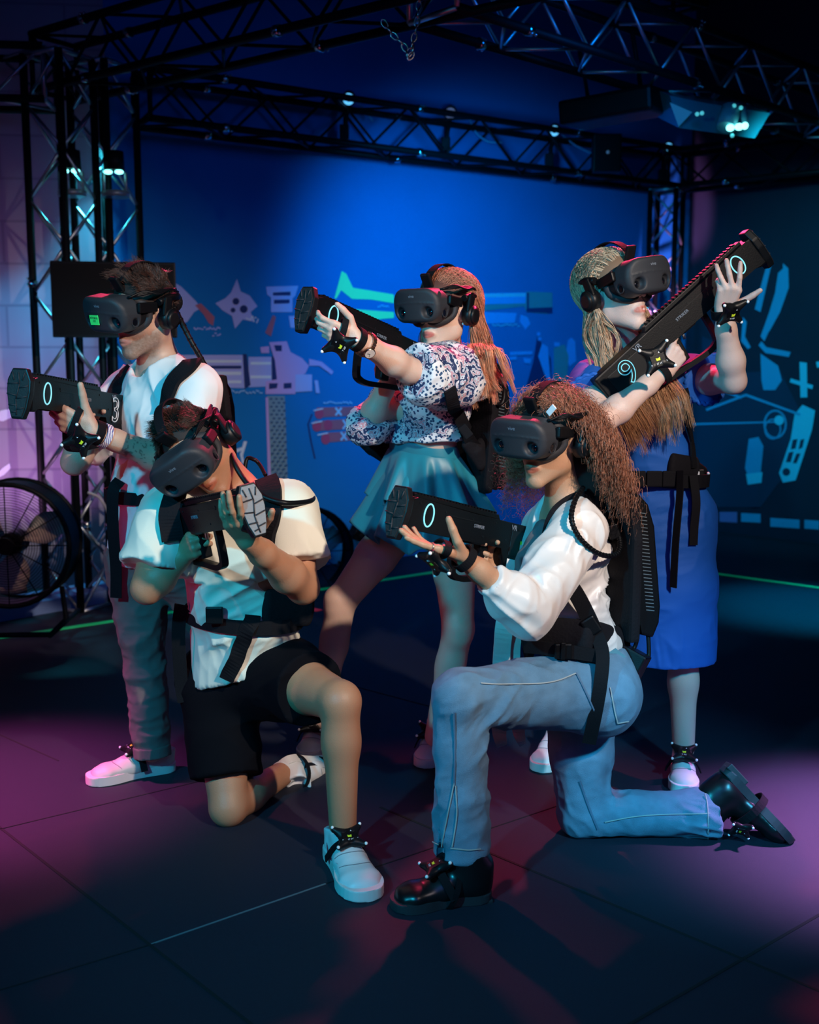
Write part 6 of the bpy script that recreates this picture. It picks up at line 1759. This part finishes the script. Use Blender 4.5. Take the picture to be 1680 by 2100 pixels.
    ph = r.random(N) * 6.28; ang = (lenf * (230 + 120 * r.random(N)))[:, None] * np.linspace(0, 1, K)[None, :] + ph[:, None]
    ra = (.0075 + .007 * r.random(N))[:, None] * np.minimum(1, np.linspace(0, 1, K) * 5)[None, :]
    A_ = np.cross(outd, [0, 0, 1.0]); A_ /= np.linalg.norm(A_, axis=1)[:, None] + 1e-9; B_ = np.cross(outd, A_)
    Cv = Cv + (A_[:, None, :] * np.cos(ang)[..., None] + B_[:, None, :] * np.sin(ang)[..., None]) * ra[..., None]
    me = tubes_mesh('hair', Cv, .0008 * (1 - .5 * np.linspace(0, 1, K))); strand_colors(me, N, K, 3, lambda a, b: (.5 + .9 * r.random((a, 1, 1))) * (1 + .5 * np.linspace(0, 1, b)[None, :, None]) * np.ones((a, b, 3)))
    mesh_obj('hair', me, hair_mat('curly_hair', (.30, .12, .07)), rt)
    # boots
    o, fr, s_, f, u = shoe(rt, G(1010, 1838), G(797, 1862), (0, 0, 1), soleb, leather, .265, .112, .09, name='boot', boot=True); tr = put_foot_tracker(fr, s_, f, u, 'foot tracker on the front black boot of the kneeling woman', 'LEFT FOOT')
    mb = MB(); ring_band(mb, fr(0, .11, .035), f + u * .4, s_, .056, .055, .014, .003); o = mb.build('instep_strap', M['web'], None); o.parent = tr; o.matrix_parent_inverse = MW_of(tr).inverted()
    hl = P(1494, 1576, 3.08); te = P(1624, 1712, 3.02); o, fr, s_, f, u = shoe(rt, hl, te, Vector((-.70, -.12, -.62)), soleb, leather, .285, .108, .09, name='boot', boot=True)
    tr = tracker_at(P(1520, 1700, 2.98), (-.2, -.75, -.6), (1, 0, 0), 'foot tracker under the rear black boot with a white marker ball', 'RIGHT FOOT', .8)
    mb = MB(); ring_band(mb, fr(0, .14, .04), f, s_, .057, .06, .024, .003); o = mb.build('strap', M['web'], None); o.parent = tr; o.matrix_parent_inverse = MW_of(tr).inverted()
    # scarf / jacket panel hanging in front
    scf = mat('pale_scarf', (.62, .55, .52), .5, var=(12, .25))
    for k, (pts, w_) in enumerate(([[(1062, 1150, 2.98), (1040, 1250, 2.96), (1030, 1330, 2.95), (1026, 1430, 2.95), (1024, 1500, 2.96), (1030, 1530, 2.97)], [.06, .05, .05, .045, .04, .03]], [[(1085, 1120, 3.0), (1066, 1240, 2.98), (1050, 1330, 2.97), (1055, 1430, 2.97), (1064, 1500, 2.97), (1072, 1528, 2.98)], [.05, .05, .05, .04, .035, .02]])):
        cur = smooth_pts([P(*p) for p in pts], 8); ws_ = np.interp(np.linspace(0, 5, len(cur)), range(6), w_)
        mb = MB(); mb.ribbon(cur, [Vector((.3 * math.sin(i * .5), -1, 0)) for i in range(len(cur))], list(ws_), .003); mb.build('scarf', scf, rt)
    F = Field(); F.add(P(1120, 1085, 2.98), P(1085, 1150, 2.94), .03, .03, k=.01); F.add(P(1085, 1150, 2.94), P(1062, 1240, 2.93), .03, .025, k=.01); mesh_obj('jacket_lapel', F.mesh('lapel', .004, folds(.01, 22, (-.4, 0, -1), 5, 51), 1), mat('grey_jacket', (.16, .14, .15), .8), rt)
    gear_for(hm, .99, 'black virtual reality headset on the curly-haired kneeling woman')
    g = take(GUN0, gm, 'black toy rifle with a yellow sticker held by the kneeling woman', 'toy gun', 'black toy rifles')
    mb = MB(); mb.box(gm @ Vector((.095, .0325, -.028)), (.045, .001, .04), R=gm.to_3x3() @ Matrix.Rotation(.1, 3, 'Y')); o = mb.build('yellow_sticker', M['yellow'], None); o.parent = g; o.matrix_parent_inverse = gm.inverted()
    o = text_mesh('number', '12', .03, M['ink'], Matrix.Translation((.095, .0333, -.028)) @ Matrix.Rotation(PI, 4, 'Z') @ Matrix.Rotation(PI / 2, 4, 'X'), None, extr=.0003); o.parent = g
    tk = tracker_at(P(893, 1152, 2.60), (-.62, -.45, -.62), P(940, 1190, 2.62) - P(860, 1120, 2.60), 'hand tracker hanging under the kneeling woman\'s wrist by two straps', 'LEFT HAND', 1.0)
    f_ = (wL - eL).normalized(); mb = MB(); ring_band(mb, wL - f_ * .004, f_, (0, 0, 1), .032, .029, .024); ring_band(mb, T((.002, .064, -.004)), (T((0, .08, 0)) - T((0, 0, 0))).normalized(), (T((.04, 0, 0)) - T((0, 0, 0))).normalized(), .046, .022, .018)
    o = mb.build('strap', M['web'], None); o.parent = tk; o.matrix_parent_inverse = MW_of(tk).inverted()
    mb = MB(); i0 = T((.028, .10, 0)); ring_band(mb, i0, T((0, .1, 0)) - T((0, 0, 0)), T((.1, 0, 0)) - T((0, 0, 0)), .0105, .0105, .003, .002, 16); setp(mb.build('finger_ring', M['metal']), 'thin silver ring on the kneeling woman\'s index finger', 'ring')
    bp = backpack_at(P(1246, 1165, 3.06), (.92, .38, .03), 'computer backpack with ribbed vents on the kneeling woman', up=(-.19, 0, 1), sc_=.9)
    bv = bvh_of([sh])
    mb = MB(); mb.ribbon(smooth_pts([P(1152, 1180, 2.88), P(1180, 1215, 2.86), P(1205, 1262, 2.86), P(1222, 1300, 2.87)], 6), [(-.2, -1, 0)] * 19, .042, .010); wstrap(bp, mb, 'side_strap', M['web'])
    mb = MB(); mb.box(P(1212, 1284, 2.85), (.05, .016, .04), R=Matrix.Rotation(1.0, 3, 'Y'), bev=.005); wstrap(bp, mb, 'buckle', M['black'])
    mb = MB(); mb.ribbon(smooth_pts([P(1222, 1295, 2.86), P(1236, 1340, 2.82), P(1232, 1400, 2.79), P(1222, 1460, 2.79), P(1208, 1525, 2.82)], 6), [(-.1, -1, 0)] * 25, .036, .004); wstrap(bp, mb, 'strap_tail', M['web'])
    mb = MB(); mb.ribbon(smooth_pts([P(1252, 1110, 3.0), P(1235, 1050, 2.98), P(1200, 1022, 2.96), P(1150, 1050, 2.90), P(1130, 1100, 2.90), P(1128, 1160, 2.94)], 6), [(.3, -.5, .8)] * 10 + [(0, -.6, .8)] * 10 + [(-.5, -.8, .2)] * 11, .05, .012); wstrap(bp, mb, 'shoulder_strap', M['pad'])
    F = Field()
    F.add(P(1085, 1300, 2.93), P(1200, 1315, 2.86), (.052, .02), (.06, .022), side=(0, 0, 1), k=.01); F.add(P(1200, 1315, 2.86), P(1270, 1330, 3.0), (.06, .022), (.06, .03), side=(0, 0, 1), k=.02); F.add(P(1085, 1300, 2.93), P(1085, 1320, 3.12), (.052, .02), (.05, .02), side=(0, 0, 1), k=.01)
    o = mesh_obj('waist_belt', F.mesh('belt', .0045), M['pad']); o.parent = bp; o.matrix_parent_inverse = MW_of(bp).inverted()
    mb = MB(); mb.ribbon(smooth_pts([P(1075, 1325, 2.90), P(1140, 1332, 2.84), P(1225, 1345, 2.83)], 6), [(0, -1, 0)] * 13, .036, .006); wstrap(bp, mb, 'belt_web', M['web'])
    mb = MB(); mb.box(P(1155, 1335, 2.825), (.045, .016, .042), bev=.004); mb.box(P(1155, 1335, 2.815), (.012, .01, .046), bev=.002); wstrap(bp, mb, 'buckle', M['black'])
    mb = MB(); bxm = Matrix.Rotation(.45, 3, 'Y') @ Matrix.Rotation(-.5, 3, 'Z'); mb.box(P(1275, 1362, 2.98), (.12, .07, .11), R=bxm, bev=.006); wstrap(bp, mb, 'battery_box', M['black'])
    mb = MB(); q = P(1262, 1345, 2.9); mb.prism([(0, -.022), (.03, 0), (0, .022), (-.03, 0)], (1, .2, -.1), (0, 0, 1), q, (0, -.002, 0)); wstrap(bp, mb, 'battery_label', mat('cyan_grey_label', (.12, .3, .36), .4))
    for pts, r_ in (([(1302, 1262, 3.0), (1308, 1300, 3.0), (1300, 1330, 3.0), (1280, 1338, 2.98)], .006), ([(1326, 1270, 3.0), (1330, 1310, 2.99), (1330, 1350, 2.98), (1318, 1368, 2.97)], .006)):
        mb = MB(); mb.tube(smooth_pts([P(*p) for p in pts], 6), r_, 8); mb.cyl(P(*pts[0]), P(pts[0][0], pts[0][1] + 22, pts[0][2]), .010, .009, 10); wstrap(bp, mb, 'power_cable', M['black'])
    cable('headset_cable', [P(1196, 1000, 2.96), P(1180, 1025, 2.86), P(1172, 1060, 2.80), P(1182, 1092, 2.79), P(1205, 1120, 2.80), P(1235, 1138, 2.84), P(1262, 1138, 2.90), P(1272, 1120, 2.94), P(1268, 1095, 2.96), P(1256, 1070, 2.97), P(1248, 1040, 2.98), P(1244, 1020, 3.0)], .0065, M['black'], 'black spiral-wrapped cable looping on the kneeling woman\'s shoulder', wrap=True)
    mb = MB(); mb.box(P(1258, 1090, 2.96), (.028, .02, .04), R=Matrix.Rotation(-.3, 3, 'Y'), bev=.003); wstrap(bp, mb, 'cable_clip', M['black'])
    mb = MB(); mb.box(hm @ Vector((-.062, .078, .088)), (.03, .004, .016), R=hm.to_3x3() @ Matrix.Rotation(.8, 3, 'Y'), bev=.001); setp(mb.build('paper_tag', M['text']), 'small white paper tag on the kneeling woman\'s headset strap', 'tag')


# ================================================================ 5. blonde woman, blue dress, gun 9
def woman_blue():
    rt = thing('person', 'blonde woman in blue dress holding the rifle numbered 9 upward', 'person', G(1330, 1620))
    hm = hframe(P(1266, 597, 3.42), (.50, -.83, .13), (-.16, 0, 1)); s = .98
    nck = P(1288, 722, 3.52); sR = P(1212, 785, 3.44); sL = P(1420, 775, 3.54)
    chs = P(1318, 835, 3.52); wst = P(1340, 945, 3.54); pel = P(1362, 1060, 3.56); hR = P(1318, 1090, 3.56); hL = P(1405, 1090, 3.56)
    kL = P(1402, 1330, 3.52); aL = P(1402, 1535, 3.54); kR = P(1290, 1320, 3.62); aR = P(1140, 1520, 3.72)
    eR = P(1228, 872, 3.20); eL = P(1505, 782, 3.34); wL = P(1484, 640, 3.26)
    gm = gun_frame(P(1556, 503, 3.36), P(1238, 788, 3.30), (-.55, -.1, .8))
    F = Field(); torso_prims(F, pel, wst, chs, nck, hL, hR, sL, sR, .93, 0, True)
    head_prims(F, hm, s, False, nck, face='open'); arm_prims(F, sL, eL, wL, .93); leg_prims(F, hL, kL, aL, .95, (0, .6, 0)); leg_prims(F, hR, kR, aR, .95)
    T, tp = hand_prims(F, wL, P(1497, 592, 3.22) - wL, (-.10, -1, .10), .90, curls=[(12, 15, 10), (18, 25, 15), (22, 30, 20), (50, 60, 30)], spread=(-8, -26, -40, -34), thumb=[(.8, .6, -.1), (.75, .75, .0), (.7, .8, .0)], side=1)
    WR, TR, _ = trigger_hand(F, gm, .88); arm_prims(F, sR, eR, WR, .93)
    me = F.mesh('body', .0042); paint_skin(me, hm, s, lips=(.8, .38, .34), teeth=True); mesh_obj('body', me, skin_mat('skin_pale_woman', (.70, .49, .42)), rt)
    # dress
    F = Field(); torso_prims(F, pel, wst, chs, nck + (chs - nck) * .12, hL, hR, sL, sR, .95, .012, True)
    u = eR - sR; F.add(sR, sR + u * .42, .070, .086, k=.03); F.cut(sR + u * .42, u, .12)
    u = eL - sL; F.add(sL, sL + u * .40, .070, .080, k=.03); F.cut(sL + u * .40, u, .12)
    hx = hR - hL; F.add(pel, P(1365, 1200, 3.54), (.168, .13), (.165, .13), side=hx, k=.04); F.add(P(1365, 1200, 3.54), P(1366, 1400, 3.54), (.165, .13), (.165, .13), side=hx, k=.03)
    F.cut(P(1366, 1352, 3.54), (0, 0, -1), .35); F.add(nck + Vector((.0, -.03, .0)), nck + Vector((0, 0, .12)), .075, .10, k=.004, sub=True)
    disp = fsum(folds(.005, 14, (1, 0, .15), 3, 61), near(folds(.016, 26, (1, 0, .12), 7, 62), P(1370, 1060, 3.42), .20), near(folds(.012, 20, (1, 0, -.2), 5, 63), P(1330, 900, 3.4), .16), near(folds(.008, 34, (-.2, 0, 1), 5, 64), P(1370, 1345, 3.42), .12))
    sh = mesh_obj('dress', F.mesh('dress', .0055, disp, 1), blue_jersey, rt)
    for S_, E_, fr_, r_ in ((sR, eR, .40, .084), (sL, eL, .38, .078)):
        mb = MB()
        u = (E_ - S_).normalized(); c = S_ + (E_ - S_) * fr_
        sdv = u.cross(Vector((0, 1, 0))).normalized(); w_ = u.cross(sdv)
        mb.tube([c + (sdv * math.cos(a) + w_ * math.sin(a)) * (r_ + .003 * math.sin(a * 22)) for a in [2 * PI * i / 88 for i in range(88)]], .007, 6, closed=True); mb.build('sleeve_trim', blue_jersey, rt)
    # hair
    cap = skull_cap('scalp', rt, hm, mat('blonde_scalp', (.38, .22, .13), .7, attr='Col'), s, grow=.008)
    right = np.array((hm.to_3x3() @ Vector((1, 0, 0)))[:]); fwd = np.array((hm.to_3x3() @ Vector((0, 1, 0)))[:]); upn = np.array((hm.to_3x3() @ Vector((0, 0, 1)))[:]); oc = np.array(hm.translation)
    def ctrl(Pw, Nw, Pl, r):
        n = len(Pw); sx = np.sign(Pl[:, 0] + r.normal(size=n) * .02)[:, None]; rg = (sx > 0).astype(float)
        p1 = Pw + Nw * .012 - fwd * .03 + sx * right * .012
        p2 = oc + sx * right * (.086 + .012 * r.random((n, 1))) - fwd * (.0 + .06 * r.random((n, 1))) - upn * (.03 + .02 * r.random((n, 1)))
        ci = r.integers(0, 60, n); g_ = lambda a: r.normal(size=(60, 3))[ci] * a + r.normal(size=(n, 3)) * .18; c3 = g_(.9); c4 = g_(1.0); c5 = c4 + r.normal(size=(n, 3)) * .12
        a3 = np.array(P(1232, 700, 3.40)); b3 = np.array(P(1330, 720, 3.52))
        p3 = rg * (a3 + c3 * np.array([.020, .014, .01])) + (1 - rg) * (b3 + r.normal(size=(n, 3)) * .018)
        a4 = np.array(P(1258, 790, 3.36)); b4 = np.array(P(1350, 800, 3.40))
        p4 = rg * (a4 + c4 * np.array([.028, .012, .01])) + (1 - rg) * (b4 + c4 * np.array([.03, .012, .01]))
        a5 = np.array(P(1308, 868, 3.35)); b5 = np.array(P(1368, 852, 3.36)); a5 = a5 + np.array([0, 0, -.012]); b5 = b5 + np.array([0, 0, -.01]); p5 = rg * (a5 + c5 * np.array([.030, .008, .034])) + (1 - rg) * (b5 + c5 * np.array([.030, .008, .034]))
        return np.stack([Pw, p1, p2, p3, p4, p5], 1)
    rr = np.random.default_rng(6)
    def colf(N, Kk):
        t = np.linspace(0, 1, Kk)[None, :, None]; a = np.array([.9, .85, .8])[None, None, :]; b = np.array([.75, .48, .32])[None, None, :]
        k = np.clip(t * 2.2 - 1.1, 0, 1); return (a * (1 - k) + b * k) * (.4 + 1.1 * rr.random((N, 1, 1)))
    long_hair('hair', rt, hm, ctrl, 3400, 24, hair_mat('blonde_hair', (.62, .46, .32)), .0012, 18, s, colf)
    # shoes
    wl_ = mat('white_mesh', (.78, .78, .76), .55)
    o, fr, s_, f, u = shoe(rt, G(1398, 1574), G(1404, 1630), (0, 0, 1), solew, wl_, .26, .098, .09); put_foot_tracker(fr, s_, f, u, 'foot tracker on the white sneaker below the blue dress', 'LEFT FOOT')
    o, fr, s_, f, u = shoe(rt, G(1140, 1540), G(1112, 1580), (0, 0, 1), solew, wl_, .26, .098, .09)
    gear_for(hm, .99, 'black virtual reality headset on the blonde woman in the blue dress')
    g = take(GUN0, gm, 'black toy rifle with a cyan 9 pointed up by the blonde woman', 'toy gun', 'black toy rifles'); digit(g, gm, '9', M['cyanprint'], left=False)
    # right-hand tracker and left-hand tracker
    gxv = Vector((gm[0][0], gm[1][0], gm[2][0])); fa = (WR - eR).normalized()
    c_ = P(1346, 735, 3.10); tk = tracker_at(c_, (.12, -1, .08), P(1330, 690, 3.1) - P(1360, 780, 3.1), 'four-armed tracker reading RIGHT HAND on the blonde woman\'s wrist', 'RIGHT HAND', 1.08)
    mb = MB(); ring_band(mb, WR - fa * .012, fa, (0, 0, 1), .034, .03, .022); o = mb.build('strap', M['web'], None); o.parent = tk; o.matrix_parent_inverse = MW_of(tk).inverted()
    fl_ = (wL - eL).normalized(); tk = tracker_at(P(1500, 640, 3.17), (.35, -.75, -.55), (-.2, .1, 1), 'hand tracker on the blonde woman\'s raised wrist', 'LEFT HAND', 1.0)
    mb = MB(); ring_band(mb, wL + fl_ * .0, fl_, (1, 0, 0), .034, .030, .026); o = mb.build('strap', M['web'], None); o.parent = tk; o.matrix_parent_inverse = MW_of(tk).inverted()
    # waist belt with pads and tails
    bp = backpack_at(P(1318, 870, 3.76), (-.1, 1, 0), 'computer backpack hidden behind the blonde woman', sc_=.8)
    mb = MB(); ring_band(mb, P(1352, 978, 3.55), (.05, 0, 1), hx, .158, .125, .042, .008); wstrap(bp, mb, 'waist_belt', M['web'])
    for x in (1308, 1342, 1375): mb = MB(); mb.box(P(x, 982, 3.42 - (x - 1300) * .0), (.05, .012, .05), bev=.004); wstrap(bp, mb, 'belt_slider', M['web'])
    F = Field(); F.add(P(1378, 958, 3.44), P(1425, 962, 3.50), (.045, .014), (.04, .014), side=(0, 0, 1), k=.01); F.add(P(1425, 962, 3.50), P(1443, 975, 3.6), (.03, .014), (.03, .014), side=(0, 0, 1), k=.01); o = mesh_obj('hip_pad', F.mesh('hip_pad', .004), M['pad']); o.parent = bp; o.matrix_parent_inverse = MW_of(bp).inverted()
    mb = MB(); mb.box(P(1432, 975, 3.5), (.035, .02, .04), bev=.003); wstrap(bp, mb, 'buckle', M['black']); mb = MB(); mb.box(P(1430, 974, 3.488), (.014, .004, .022)); mb.ball(P(1453, 971, 3.5), .005, seg=8); wstrap(bp, mb, 'belt_marker', M['text'])
    mb = MB(); mb.ribbon(smooth_pts([P(1396, 965, 3.40), P(1394, 1020, 3.39), P(1386, 1110, 3.38), P(1381, 1205, 3.38)], 6), [(-.8, -.6, 0)] * 19, .026, .004); wstrap(bp, mb, 'strap_tail', M['web'])
    mb = MB(); mb.ribbon(smooth_pts([P(1422, 975, 3.43), P(1428, 1030, 3.42), P(1424, 1080, 3.42), P(1422, 1118, 3.42)], 6), [(.2, -1, 0)] * 19, .028, .004); wstrap(bp, mb, 'strap_tail', M['web'])
    mb = MB(); strap(mb, bvh_of([sh]), [(1400, 800), (1405, 850), (1412, 900), (1418, 960)], .03, .006, .008)
    if len(mb.bm.verts): wstrap(bp, mb, 'side_strap', M['web'])


for _fn in (man_standing, man_kneeling, woman_center, woman_kneeling, woman_blue): _fn()
for _p in (HS0, GUN0, TRK0, BP0): drop(_p)
bpy.context.view_layer.update()
